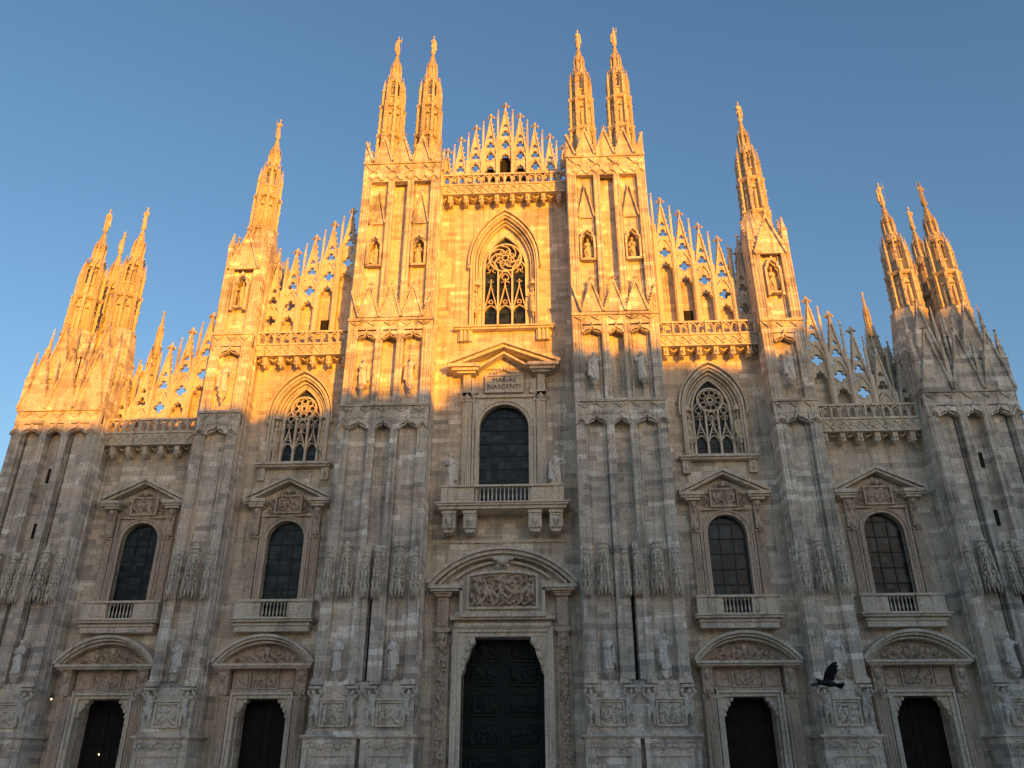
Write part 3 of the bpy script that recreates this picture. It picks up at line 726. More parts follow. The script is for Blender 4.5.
for sg in (-1, 1):
    sw = side_word(sg)
    oc = build_pier_c(sg, XC, YC, 44.2); ob_ = build_pier_b(sg, XB, YB); oa = build_pier_c(sg, XA, YA, 23.8, True)
    tower_top(oa, YA)
    # slit windows in the corner tower
    for z in (15.5, 19.3):
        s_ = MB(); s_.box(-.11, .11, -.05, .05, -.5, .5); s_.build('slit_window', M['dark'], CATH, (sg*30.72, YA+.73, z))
    # dark strips that paint the shade into the back of the buttress slots
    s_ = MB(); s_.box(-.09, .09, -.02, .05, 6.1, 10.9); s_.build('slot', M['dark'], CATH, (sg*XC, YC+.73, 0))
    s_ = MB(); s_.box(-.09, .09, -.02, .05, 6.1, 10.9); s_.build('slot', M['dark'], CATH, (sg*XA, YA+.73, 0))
    for name, x, y, zt in (('inner central', 6.35, -.75, 60.3), ('outer central', 9.5, -.75, 60.4), ('side', 19.64, .6, 52.5), ('inner corner', 29.35, .2, 43.1), ('outer corner', 32.5, .2, 43.0), ('rear corner', 32.9, 3.4, 43.1)):
        spire(sg*x, y, zt, name)
        if y > 3: lab = 'statue on the spire tip standing behind the two front %s corner spires' % sw
        elif name == 'side': lab = 'statue on the lone spire tip of the %s slender buttress' % sw
        elif 'central' in name: lab = 'statue on the tip of the %s spire of the tall %s central pair' % (('inner' if 'inner' in name else 'outer'), sw)
        else: lab = 'statue on the tip of the front %s spire of the %s corner tower' % (('inner' if 'inner' in name else 'outer'), sw)
        statue(sg*x, y, zt-2.1, k, lab, 'statues on the spire tips', 1.05, rz=random.uniform(-.4, .4), dark=True).scale = (.66, .66, 1.02); k += 1
    for x, nm in ((XC-1.62, 'inner'), (XC+1.62, 'outer')):
        statue(sg*x, YC-.05, 6.68, k, 'pale statue low on the %s panel of the %s central buttress' % (nm, sw), 'statues in the lower buttress panels', .93); k += 1
        statue(sg*x, YC+.15, 25.02, k, 'statue on a bracket at mid height, %s panel of the %s central buttress' % (nm, sw), 'statues in the middle buttress panels', 1.05); k += 1
        statue(sg*x, YC+.6, 34.95, k, 'statue in the sunlit upper niche, %s panel of the %s central buttress' % (nm, sw), 'statues in the upper niches', .95, dark=True); k += 1
    statue(sg*XB, YB-.05, 6.68, k, 'pale statue low on the %s slender buttress' % sw, 'statues in the lower buttress panels', .93); k += 1
    statue(sg*XB, YB-.06, 25.02, k, 'statue on a bracket at mid height of the %s slender buttress' % sw, 'statues in the middle buttress panels', 1.05); k += 1
    statue(sg*XB, YB+.6, 32.1, k, 'statue in the sunlit top niche of the %s slender buttress' % sw, 'statues in the upper niches', 1.1, dark=True); k += 1
    for x, nm in ((XA-1.62, 'inner'),):
        statue(sg*x, YA-.05, 6.68, k, 'pale statue low on the %s corner tower at the picture edge' % sw, 'statues in the lower buttress panels', .93); k += 1
    # small rear turret seen over the outer bay
    link('spire', spire_me, CATH, (sg*27.05, 1.9, 36.15)).scale = (.5, .5, 1)

# ---------------------------------------------------------------- galleries and cresting
def gallery(cx, hw, zt, sg, n):
    o = empty('gallery', (sg*cx, 0, 0), CATH)
    g_ = MB()
    g_.box(-hw, hw, -1.08, -.78, zt-.14, zt); g_.box(-hw, hw, -1.04, -.8, zt-1.08, zt-.96)
    g_.box(-hw, hw, -1.0, 0, zt-1.9, zt-1.08); g_.box(-hw, hw, -1.1, 0, zt-1.14, zt-1.05); g_.box(-hw, hw, -1.06, 0, zt-1.98, zt-1.88)
    st = 2*hw/n
    for i in range(n):
        c = -hw+st*(i+.5)
        for q in (-.25, .25):
            cc = c+q*st
            g_.strip(pointed_arch(cc, st*.2, zt-.97, zt-.5, zt-.18, 4), .07, -1.02, -.84)
            g_.octa(cc-st*.13, -.93, zt-.42, .07, .07); g_.octa(cc+st*.13, -.93, zt-.42, .07, .07)
        g_.box(c-.05-st*.5, c+.05-st*.5, -1.12, -.76, zt-1.08, zt)
        g_.strip([(c-st*.5, zt-1.85), (c-st*.3, zt-1.5), (c, zt-1.2), (c+st*.3, zt-1.5), (c+st*.5, zt-1.85)], .08, -1.09, -.95)
        g_.strip([(c-st*.5, zt-1.2), (c-st*.3, zt-1.5), (c, zt-1.8), (c+st*.3, zt-1.5), (c+st*.5, zt-1.2)], .06, -1.07, -.95)
        g_.octa(c, -1.03, zt-1.5, .12, .13, .08); g_.octa(c-st*.5, -1.03, zt-1.5, .1, .11, .08)
    g_.box(hw-.1, hw, -1.12, -.76, zt-1.08, zt)
    g_.build('balustrade', M['trim'], o)
    m_ = int(n)
    for i in range(m_):
        c = -hw+st*(i+.5)
        q = MB(); q.prism([(c-.17, zt-1.9), (c+.17, zt-1.9), (c+.14, zt-2.6), (c-.14, zt-2.6)], -.85, 0)
        q.octa(c, -.82, zt-2.35, .17, .3, .2); q.octa(c, -.66, zt-2.62, .14, .2, .2); q.octa(c-.16, -.72, zt-2.45, .1, .12); q.octa(c+.16, -.72, zt-2.45, .1, .12)
        q.strip([(c-st*.5, zt-2.2), (c-st*.3, zt-1.98), (c+st*.3, zt-1.98), (c+st*.5, zt-2.2)], .1, -.6, 0)
        q.build('bracket', M['trim'], o)
    return o
gallery(0, 4.9, 44.3, 1, 8)
for sg in (-1, 1): gallery(14.4, 3.5, 30.3, sg, 6); gallery(24.27, 3.42, 23.6, sg, 6)
def lobes(cx, cz, r, d, k=4, rot=0.0, n=24):
    """outline of k overlapping round foils, starting at the bottom, going left, top, right"""
    pts = []
    for i in range(n):
        a = -PI/2-2*PI*i/n; best = 0
        for q in range(k):
            ph = a-(PI/2+rot+2*PI*q/k); sn = d*math.sin(ph)
            if abs(sn) < r and math.cos(ph) > 0: best = max(best, d*math.cos(ph)+math.sqrt(r*r-sn*sn))
        best = max(best, d*.75); pts.append((cx+best*math.cos(a), cz+best*math.sin(a)))
    return pts
def pierced(mb, outer_left, cx, hole, y0, y1):
    """plate with a foiled hole; outer_left runs bottom centre -> left -> top centre"""
    n = len(hole); Lh = hole[:n//2+1]; Rh = hole[n//2:]+[hole[0]]
    Lh[0] = (cx, Lh[0][1]); Lh[-1] = (cx, Lh[-1][1])
    right = [(2*cx-x, z) for x, z in outer_left]
    mb.prism(outer_left+Lh[::-1], y0, y1)
    Rr = [(2*cx-x, z) for x, z in Lh]
    mb.prism(right+Rr[::-1], y0, y1)
def crest_gable(cx, w, zf, zb, slope, qd=1.25, td=2.4):
    """one unit of the openwork cresting: mullions, arch with quatrefoil, steep open gable, finial"""
    g_ = MB(); a = zf-3.75; y0, y1 = -.22, .16; h = w/2-.13
    sp = a-1.35; t0 = a-td
    arch = pointed_arch(cx, h, zb, sp, a, 7)
    g_.strip(arch, .15, y0, y1)
    left = [(cx, t0+.4), (cx-h*.25, t0+.14), (cx-h*.6, t0+.06), (cx-h*.62, t0-.18), (cx-h, t0-.34)]+arch[1:arch.index((cx, a))+1]
    pierced(g_, left, cx, lobes(cx, a-qd, .19, .25, 4, 0), y0+.1, y1-.06)
    g_.strip([(cx-h*.95, t0-.34), (cx-h*.62, t0-.18), (cx-h*.6, t0+.06), (cx-h*.25, t0+.14), (cx, t0+.4), (cx+h*.25, t0+.14), (cx+h*.6, t0+.06), (cx+h*.62, t0-.18), (cx+h*.95, t0-.34)], .09, y0+.04, y1)
    zg = a-1.05
    g_.strip([(cx-w/2+.02, zg), (cx, zf-.5), (cx+w/2-.02, zg)], .16, y0-.03, y1)
    crockets(g_, (cx-w/2-.05, zg+.5), (cx-.12, zf-.7), 7, .1, -.05); crockets(g_, (cx+w/2+.05, zg+.5), (cx+.12, zf-.7), 7, .1, -.05)
    # pierced tracery of the gable field
    hwf = lambda z: max(.02, (zf-.5-z)/(zf-.5-zg)*(w/2-.02))
    pierced(g_, [(cx, a+.06), (cx-.25, a-.08), (cx-.42, a-.3), (cx-hwf(a-.3), a-.3), (cx-hwf(a+.98), a+.98), (cx, a+.98)], cx, lobes(cx, a+.46, .19, .2, 3, 0), y0+.08, y1-.05)
    pierced(g_, [(cx, a+.98), (cx-hwf(a+.98), a+.98), (cx-.04, zf-.65), (cx, zf-.65)], cx, lobes(cx, a+1.33, .12, .1, 3, 0, 12), y0+.08, y1-.05)
    g_.strip(circ(cx, a-qd, .47, 18), .05, y0+.05, y1-.04, True)
    g_.frus(cx, -.03, zf-.9, zf-.2, .1, .07, 6); finial(g_, cx, -.03, zf-.16, .29)
    return g_
def crest_pin(cx, zb, zt):
    g_ = MB(); pinnacle(g_, cx, -.08, zb, .15, zt-1.0-zb, 1.0, 3); g_.box(cx-.13, cx+.13, -.3, .14, zb, zt-3.1); g_.frus(cx, -.08, zt-3.1, zt-2.7, .18, .08, 4, PI/4); g_.octa(cx, -.08, zt, .1, .13); g_.octa(cx, -.08, zt-.28, .12, .08)
    return g_
def crest(items, zb, sg, xa, xb):
    o = empty('cresting', (0, 0, 0), CATH)
    for i, (cx, zf) in enumerate(items):
        w_ = 1.3 if abs(items[0][0]) < .1 or len(items) == 9 else 1.36
        g_ = crest_gable(cx, w_, zf, zb, 0, .72 if len(items) == 9 else 1.3, 1.9 if len(items) == 9 else 2.4)
        if sg < 0: g_.mirror()
        g_.build('openwork_gable', M['trim'], o)
    for a, b_ in zip(items[:-1], items[1:]):
        g_ = crest_pin((a[0]+b_[0])/2, zb, (a[1]+b_[1])/2-.05)
        if sg < 0: g_.mirror()
        g_.build('pinnacle', M['trim'], o)
    # wall behind the lower lights, stepped under the arches
    return o
def back_wall(items, zb, sg, w_, mat=None, drop=5.8, y0=.45):
    b_ = MB()
    for cx, zf in items: b_.box(cx-w_/2, cx+w_/2, y0, y0+.25, zb-1.2, zf-drop)
    if sg < 0: b_.mirror()
    b_.build('parapet_wall', mat or M['wall'], CATH)
inn = [(12.2-1.36+1.36*i, 43.2-1.28*i) for i in range(6)]
out = [(20.72+1.37*i, 33.75-1.29*i) for i in range(6)]
for sg in (-1, 1):
    crest(inn, 29.2, sg, 0, 0); back_wall(inn, 30, sg, 1.36)
    crest(out, 22.5, sg, 0, 0); back_wall(out, 23.4, sg, 1.37)
    # small dark hatch in the inner cresting
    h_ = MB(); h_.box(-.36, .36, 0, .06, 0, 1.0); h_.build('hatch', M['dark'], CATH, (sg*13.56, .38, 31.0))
    # crocketed raking buttresses running back behind the piers
    for (x, za, zc, ln, y0) in ((17.4, 37.5, 31.0, 7, .9), (27.4, 28.5, 24.5, 6, .9)):
        f_ = MB(); n = 14
        for i in range(n):
            t = i/(n-1); y = y0+ln*t; z = zc+(za-zc)*(1-t)
            if i < n-1:
                t2 = (i+1)/(n-1); yb_ = y0+ln*t2; zz = zc+(za-zc)*(1-t2)
                f_.add([(x-.15, y, z-.25), (x+.15, y, z-.25), (x+.15, yb_, zz-.25), (x-.15, yb_, zz-.25), (x-.15, y, z), (x+.15, y, z), (x+.15, yb_, zz), (x-.15, yb_, zz)],
                       [(0, 3, 2, 1), (4, 5, 6, 7), (0, 1, 5, 4), (1, 2, 6, 5), (2, 3, 7, 6), (3, 0, 4, 7)])
            f_.octa(x, y, z+.15, .2, .28); f_.box(x-.07, x+.07, y-.06, y+.06, zc-2.5, z-.2)
        if sg < 0: f_.mirror()
        f_.build('flying_buttress', M['trim'], CATH)
cen = [(-4.75+.0, 47.7), (-3.68, 48.9), (-2.45, 50.15), (-1.23, 51.3), (0, 52.5), (1.23, 51.3), (2.45, 50.15), (3.68, 48.9), (4.75, 47.7)]
crest(cen, 43.2, 1, 0, 0)
b = MB(); b.box(-.62, .62, .4, .5, 43.5, 47.1); b.build('loft_shade_panel', M['dark'], CATH)  # dark panel painted in place of the shade inside the middle loft opening
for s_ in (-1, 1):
    b = MB(); b.box(-.5, .5, .4, .5, 43.5, 45.95); b.build('loft_shade_panel', M['dark'], CATH, (s_*1.23, 0, 0))  # same painted shade for the openings on either side
back_wall([(x, z-(.0 if abs(x) < 1.4 else .4)) for x, z in cen if abs(x) > 1.5], 44.5, 1, 1.2, drop=5.6)

# ---------------------------------------------------------------- windows
def glazing(o, cx_h, zb, zt, pointed, y, cols, rowh, spring=None):
    g_ = MB(); out_ = pointed_arch(0, cx_h+.03, zb-.02, spring, zt+.03) if pointed else round_arch(0, cx_h+.03, zb-.02, zt+.03)
    g_.prism(out_, y, y+.05); g_.build('glass', M['glass'], o)
    l_ = MB()
    for i in range(1, cols):
        x = -cx_h+2*cx_h*i/cols
        lim = zt-cx_h+math.sqrt(max(0, cx_h**2-x*x)) if not pointed else zb+(spring-zb)*.5
        l_.box(x-.035, x+.035, y-.05, y+.01, zb, lim)
    z = zb+rowh
    while z < (zt-.2 if not pointed else spring*.5+zb*.5):
        hw_ = cx_h if z < zt-cx_h else math.sqrt(max(0, cx_h**2-(z-zt+cx_h)**2))
        l_.box(-hw_, hw_, y-.06, y+.012, z-.03, z+.03); z += rowh
    l_.build('glazing_bars', M['lead'], o)
def fluted(mb, x0, x1, y, z0, z1, n=4):
    mb.box(x0, x1, y+.06, .1, z0, z1)
    st = (x1-x0)/n
    for i in range(n): mb.frus(x0+st*(i+.5), y+.06, z0+.1, z1-.1, st*.4, st*.4, 6)
    mb.box(x0-.05, x1+.05, y-.04, .1, z1-.12, z1); mb.box(x0-.05, x1+.05, y-.04, .1, z0, z0+.15)
def console(mb, cx, y, z0, z1, w_):
    """scrolled bracket with a mask"""
    mb.box(cx-w_/2, cx+w_/2, y+.15, .1, z0+.1, z1); mb.box(cx-w_*.6, cx+w_*.6, y, .1, z1-.14, z1)
    mb.blob(cx, y+.12, z1-.4, w_*.42, .22, .24); mb.blob(cx, y+.17, z0+.3, w_*.34, .16, .24)
    mb.octa(cx, y+.02, z0+.62*(z1-z0), w_*.3, .25, .15); mb.octa(cx-w_*.35, y+.15, z0+(z1-z0)*.35, .08, .2); mb.octa(cx+w_*.35, y+.15, z0+(z1-z0)*.35, .08, .2)
    mb.octa(cx, y+.15, z0, w_*.3, .16, .12)
def baluster(mb, x, y, z0, h):
    mb.lathe(x, y, [(.05, z0), (.05, z0+h*.08), (.03, z0+h*.14), (.062, z0+h*.35), (.03, z0+h*.62), (.03, z0+h*.8), (.05, z0+h*.88), (.05, z0+h)], 8)
w_relief = [figure_relief(1.5, 1.05, 40+i, .3).mesh('relief_panel', M['warm']) for i in range(4)]
def side_window(cx, sg, idx):
    o = empty('window', (sg*cx, 0, 0), CATH)
    glazing(o, 1.24, 9.97, 16.35, False, .4, 3, .98)
    f_ = MB()
    path = round_arch(0, 1.24, 11.15, 16.35)
    f_.strip(path, .2, -.14, .1, off=.1); f_.strip(path, .1, -.22, .1, off=.25)
    # rectangular surround
    for s_ in (-1, 1):
        f_.box(*sorted((s_*1.58, s_*1.72)), -.2, .05, 11.1, 16.75)
        f_.prism([(s_*1.58, 15.2), (s_*1.58, 16.75), (0, 16.75), (0, 16.62), (s_*.5, 16.5), (s_*1.0, 16.15), (s_*1.38, 15.5)], -.08, .05)
    f_.box(-1.72, 1.72, -.24, .05, 16.62, 16.78); 
    for s_ in (-1, 1): fluted(f_, *sorted((s_*1.78, s_*2.3)), -.28, 11.1, 15.3, 4); console(f_, s_*2.05, -.6, 15.25, 17.35, .46)
    f_.build('surround', M['warm'], o)
    p_ = MB()
    for s_ in (-1, 1):
        xs = sorted((s_*2.93, s_*1.42)); p_.box(xs[0], xs[1], -.92, .05, 17.5, 17.72); p_.box(xs[0]+.08, xs[1]-.08, -.8, .05, 17.36, 17.5)
        xs = sorted((s_*2.55, s_*1.6)); p_.box(xs[0], xs[1], -.7, .05, 17.2, 17.36)
    tri = [(-2.95, 17.78), (0, 19.2), (2.95, 17.78)]
    p_.strip(tri, .2, -.95, .05); p_.strip([(x*.955, z-.2) for x, z in tri], .16, -.78, .05)
    p_.prism([(-2.3, 17.75), (2.3, 17.75), (0, 18.8)], -.12, .05)
    p_.build('pediment', M['trim'], o)
    r_ = MB(); fr = 1.0
    r_.strip([(-.85, 16.85), (-.85, 18.0), (.85, 18.0), (.85, 16.85)], .12, -.4, 0, True)
    for i in range(7): 
        a = PI*i/6; r_.octa(.55*math.cos(a), -.4, 18.1+.3*math.sin(a), .14, .16, .12)
    r_.blob(0, -.42, 18.3, .17, .14, .2)
    for s_ in (-1, 1):
        for q in range(6): r_.octa(s_*(1.15+.12*math.sin(q*2)), -.25, 16.9+.17*q, .13, .13, .14)
    r_.build('scroll_frame', M['warm'], o)
    link('relief_panel', w_relief[idx % 4], o, (0, -.22, 16.9))
    # balcony
    b_ = MB()
    b_.box(-2.6, 2.6, -1.0, 0, 9.72, 9.95); b_.box(-2.72, 2.72, -1.12, 0, 9.86, 9.94); b_.box(-2.35, 2.35, -.75, 0, 9.15, 9.72); b_.box(-2.45, 2.45, -.85, 0, 9.5, 9.6)
    for s_ in (-1, 1): 
        b_.box(*sorted((s_*.86, s_*2.42)), -.78, -.3, 9.95, 10.95); b_.box(*sorted((s_*1.7, s_*2.48)), -.84, 0, 9.95, 10.95); b_.box(*sorted((s_*.95, s_*1.6)), -.82, -.7, 10.15, 10.8)
    b_.box(-2.55, 2.55, -.92, -.5, 10.95, 11.09); b_.box(-2.55, -.86, -.5, 0, 10.95, 11.09); b_.box(.86, 2.55, -.5, 0, 10.95, 11.09); b_.box(-.86, .86, -.86, -.5, 9.93, 10.02)
    b_.build('balcony', M['trim'], o)
    for i in range(7):
        q = MB(); baluster(q, 0, 0, 0, 1.0); q.build('baluster', M['trim'], o, (-.69+.23*i, -.68, 9.95))
    return o
def tracery(o, h, zb, zt, spring, rose_z, rose_r, y, swirl, hood):
    t_ = MB(); y0, y1 = y-.14, y+.1
    path = pointed_arch(0, h, zb, spring, zt)
    t_.strip(path, .16, y0-.04, y1, off=0.0)
    t_.strip(circ(0, rose_z, rose_r, 28), .12, y0-.02, y1, True)
    t_.strip(circ(0, rose_z, rose_r*.2, 12), .07, y0, y1, True)
    n = 8 if swirl != 2 else 10
    for i in range(n):
        a = 2*PI*i/n; 
        if swirl == 1:
            pts = []
            for q in range(6):
                r = rose_r*(.2+.78*q/5); aa = a+1.1*(q/5)**1.0-.35*math.sin(PI*q/5); pts.append((r*math.cos(aa), rose_z+r*math.sin(aa)))
            t_.strip(pts, .085, y0+.02, y1)
            aa = a+.45; t_.strip(circ(rose_r*.48*math.cos(aa), rose_z+rose_r*.48*math.sin(aa), rose_r*.11, 8), .05, y0+.03, y1, True)
        else:
            t_.strip(circ(rose_r*.66*math.cos(a), rose_z+rose_r*.66*math.sin(a), rose_r*.23, 12), .055, y0+.02, y1, True)
            t_.strip(circ(rose_r*.36*math.cos(a+PI/n), rose_z+rose_r*.36*math.sin(a+PI/n), rose_r*.11, 8), .05, y0+.03, y1, True)
    lw = 2*h/3
    head = rose_z-rose_r*.95
    for i in (-1, 1): t_.box(i*lw/2-.055, i*lw/2+.055, y0-.05, y1, zb, head-.1 if False else head+(.35 if True else 0)*0)
    zg = zb+(head-zb)*.30
    for i in (-1, 0, 1):
        c = i*lw; top = head+(.05 if i == 0 else .75*rose_r)
        # upper lancet
        t_.strip(pointed_arch(c, lw/2-.03, zg, top-.95, top, 6), .08, y0, y1)
        t_.strip(foil(c, top-.6, lw*.26, 3, 18, PI/2, .4), .05, y0+.03, y1, True)
        t_.strip([(c-lw*.3, top-1.1), (c-lw*.12, top-1.0), (c, top-.78), (c+lw*.12, top-1.0), (c+lw*.3, top-1.1)], .05, y0+.03, y1)
        # middle steep gable and finial
        gz = zb+(head-zb)*.28; gt = zb+(head-zb)*.78
        t_.strip(pointed_arch(c, lw/2-.04, zb, gz+.0, gz+.62, 6), .07, y0-.01, y1)
        t_.strip([(c-lw*.48, gz+.1), (c, gt-.25), (c+lw*.48, gz+.1)], .08, y0-.1, y1)
        t_.strip(foil(c, gz+.95, lw*.16, 3, 15, PI/2, .4), .045, y0, y1, True)
        finial(t_, c, y0-.02, gt+.12, .17); t_.octa(c, y0-.02, gt-.25, .12, .1)
        for s_ in (-1, 1): crockets(t_, (c+s_*lw*.45, gz+.3), (c+s_*.05, gt-.35), 4, .05, y0-.06)
    t_.build('tracery', M['trim'], o)
def gothic_window(cx, sg, h, zb, zt, spring, hh, hspring, happ, rose_z, rose_r, swirl, yin, sill_hw, idx, where):
    o = empty('traceried_window', (sg*cx, 0, 0), CATH)
    g_ = MB(); g_.prism(pointed_arch(0, h+.02, zb, spring, zt+.02), yin+.12, yin+.17); g_.build('glass', M['glass'], o)
    l_ = MB(); z = zb+.7
    while z < spring: l_.box(-h, h, yin+.07, yin+.13, z-.025, z+.025); z += .8
    l_.build('glazing_bars', M['lead'], o)
    tracery(o, h-.04, zb, zt, spring, rose_z, rose_r, yin, swirl, 0)
    f_ = MB()
    big = pointed_arch(0, hh, zb-.2, hspring, happ)
    f_.strip(big, .16, -.3, .1, off=.06); f_.strip(big, .12, -.16, .3, off=-.1)
    f_.strip(big, .12, .12, .5, off=-.28); f_.strip(big, .1, .3, .6, off=-.45)
    f_.strip(pointed_arch(0, hh+.28, hspring-.3, hspring, happ+.35), .1, -.42, .0)
    for s_ in (-1, 1): f_.octa(s_*(hh+.28), -.3, hspring-.4, .17, .22)
    f_.build('hood_mould', M['trim'], o)
    s = MB(); s.box(-sill_hw, sill_hw, -.62, .1, zb-.32, zb-.2); s.box(-sill_hw+.1, sill_hw-.1, -.48, .1, zb-.46, zb-.32); s.box(-hh, hh, -.3, .62, zb-.2, zb-.02)
    for s_ in (-1, 1):
        if sill_hw > 3:
            for q in range(3): s.box(s_*2.85-.38+q*.3, s_*2.85-.22+q*.3, -.4, .1, zb-1.35, zb-.46)
            s.box(s_*2.85-.5, s_*2.85+.5, -.25, .1, zb-1.3, zb-.46)
        else: 
            s.box(s_*2.2-.25, s_*2.2+.25, -.3, .1, zb-1.35, zb-.46); s.octa(s_*2.2, -.3, zb-1.0, .2, .3, .15)
    s.build('sill', M['trim'], o)
    for s_ in (-1, 1):
        x = s_*(hh-.32); zf = zb+(1.25 if sill_hw < 3 else 1.6)
        q = MB(); corbel(q, x, .12, zf); q.build('statue_bracket', M['trim'], o)
        q = MB(); q.frus(x, .12, zf+2.0, zf+2.45, .3, .12, 8); q.octa(x, .12, zf+2.55, .12, .2); q.build('niche_canopy', M['trim'], o)
        statue(sg*cx+x, .1, zf+.1, idx+s_, 'small statue beside the %s traceried window, on its %s jamb' % (where, side_word(s_)), 'statues beside the traceried windows', .78, dark=True)
    return o
def center_window():
    o = empty('window', (0, 0, 0), CATH)
    glazing(o, 1.7, 17.03, 24.51, False, .45, 4, .95)
    f_ = MB(); path = round_arch(0, 1.7, 18.3, 24.51)
    f_.strip(path, .2, -.12, .1, off=.1); f_.strip(path, .1, -.22, .1, off=.25)
    for s_ in (-1, 1):
        f_.box(*sorted((s_*2.05, s_*2.2)), -.18, .05, 18.2, 25.2)
        f_.prism([(s_*2.05, 23.2), (s_*2.05, 25.0), (0, 25.0), (0, 24.8), (s_*.7, 24.65), (s_*1.35, 24.2), (s_*1.8, 23.5)], -.08, .05)
        fluted(f_, *sorted((s_*2.26, s_*2.9)), -.34, 18.0, 24.8, 5)
        f_.octa(s_*2.58, -.38, 25.0, .24, .3, .16)
        fluted(f_, *sorted((s_*2.35, s_*2.9)), -.5, 25.3, 26.8, 3)
        f_.prism([(s_*2.3, 25.2), (s_*1.75, 25.4), (s_*2.1, 26.3), (s_*2.3, 26.6)], -.25, .05)
    f_.box(-2.2, 2.2, -.26, .05, 25.0, 25.2)
    f_.build('surround', M['trim'], o)
    p_ = MB()
    for s_ in (-1, 1):
        for (a, b_, y, z0, z1) in ((1.7, 3.9, -1.2, 27.05, 27.3), (1.8, 3.65, -1.0, 26.85, 27.05), (2.0, 3.3, -.8, 26.7, 26.85)):
            xs = sorted((s_*a, s_*b_)); p_.box(xs[0], xs[1], y, .05, z0, z1)
    tri = [(-4.0, 27.38), (0, 28.95), (4.0, 27.38)]
    p_.strip(tri, .22, -1.25, .05); p_.strip([(x*.96, z-.24) for x, z in tri], .22, -1.05, .05); p_.strip([(x*.9, z-.5) for x, z in ((-2.2, 27.5), (0, 28.75), (2.2, 27.5))], .14, -.85, .05)
    p_.prism([(-2.9, 27.3), (2.9, 27.3), (0, 28.5)], -.1, .05)
    p_.build('pediment', M['trim'], o)
    t_ = MB(); t_.box(-1.28, 1.28, -.2, .05, 25.42, 26.72); t_.strip([(-1.28, 25.42), (-1.28, 26.72), (1.28, 26.72), (1.28, 25.42)], .12, -.3, .0, True)
    for i in range(9): t_.octa(-.9+.225*i, -.25, 26.92+.34*math.exp(-((i-4)/2)**2), .14, .15, .1)
    tb = t_.build('inscription_tablet', M['trim'], o)
    for txt, z in (('MARIAE', 26.2), ('NASCENTI', 25.68)):
        cu = bpy.data.curves.new('lettering', 'FONT'); cu.body = txt; cu.size = .5; cu.align_x = 'CENTER'; cu.extrude = .008
        cu.materials.append(M['dark'])
        tmp = bpy.data.objects.new('lettering', cu); COL.objects.link(tmp)
        dg = bpy.context.evaluated_depsgraph_get(); me = bpy.data.meshes.new_from_object(tmp.evaluated_get(dg)); bpy.data.objects.remove(tmp)
        l_ = link('lettering', me, tb, (0, -.208, z)); l_.rotation_euler = (PI/2, 0, 0)
    b_ = MB()
    b_.box(-4.25, 4.25, -1.75, 0, 16.75, 17.0); b_.box(-4.35, 4.35, -1.85, 0, 16.88, 16.96); b_.box(-4.1, 4.1, -1.6, 0, 16.55, 16.75)
    for s_ in (-1, 1):
        b_.box(*sorted((s_*1.85, s_*3.9)), -1.55, 0, 17.0, 18.0); b_.box(*sorted((s_*3.2, s_*3.98)), -1.62, 0, 17.0, 18.0); b_.box(*sorted((s_*2.0, s_*3.05)), -1.6, -1.5, 17.2, 17.85)
    b_.box(-4.0, 4.0, -1.7, -1.2, 18.0, 18.13); b_.box(-4.0, -1.85, -1.2, 0, 18.0, 18.13); b_.box(1.85, 4.0, -1.2, 0, 18.0, 18.13)
    b_.box(-4.0, 4.0, -.12, .0, 14.7, 14.9)
    b_.build('balcony', M['trim'], o)
    for i in range(14):
        q = MB(); baluster(q, 0, 0, 0, 1.0); q.build('baluster', M['trim'], o, (-1.72+.265*i, -1.45, 17.0))
    for x in (-3.45, -2.1, 2.1, 3.45):
        q = MB(); q.box(x-.42, x+.42, -1.35, 0, 15.35, 16.55); q.box(x-.46, x+.46, -1.45, 0, 16.3, 16.5); q.prism([(x-.42, 15.35), (x+.42, 15.35), (x+.25, 15.12), (x-.25, 15.12)], -1.2, 0)
        q.strip([(x-.32, 15.45), (x-.32, 16.2), (x+.32, 16.2), (x+.32, 15.45)], .07, -1.4, -1.3, True)
        q.blob(x, -1.4, 15.85, .2, .16, .22); q.octa(x, -1.5, 15.6, .14, .14, .12)
        q.build('bracket', M['trim'], o)
    statue(-3.5, -1.2, 18.25, 0, 'statue with raised arm standing on the left end of the central balcony', 'statues on the central balcony', 1.16)
    statue(3.5, -1.2, 18.25, 5, 'statue standing on the right end of the central balcony', 'statues on the central balcony', 1.16)
    for s_ in (-1, 1): q = MB(); q.box(s_*3.5-.38, s_*3.5+.38, -1.55, -.8, 18.12, 18.25); q.build('statue_base', M['trim'], o)
center_window()
for sg in (-1, 1):
    side_window(CI, sg, 0 if sg < 0 else 1); side_window(CO, sg, 2 if sg < 0 else 3)
    gothic_window(CI, sg, 1.34, 20.52, 26.35, 24.0, 2.0, 23.9, 27.0, 24.75, .88, 0 if sg < 0 else 2, .55, 2.65, 2 if sg < 0 else 4, side_word(sg))
gothic_window(0, 1, 1.66, 30.88, 39.3, 36.3, 2.45, 36.4, 40.85, 37.25, 1.25, 1, .62, 3.7, 1, 'sunlit central')

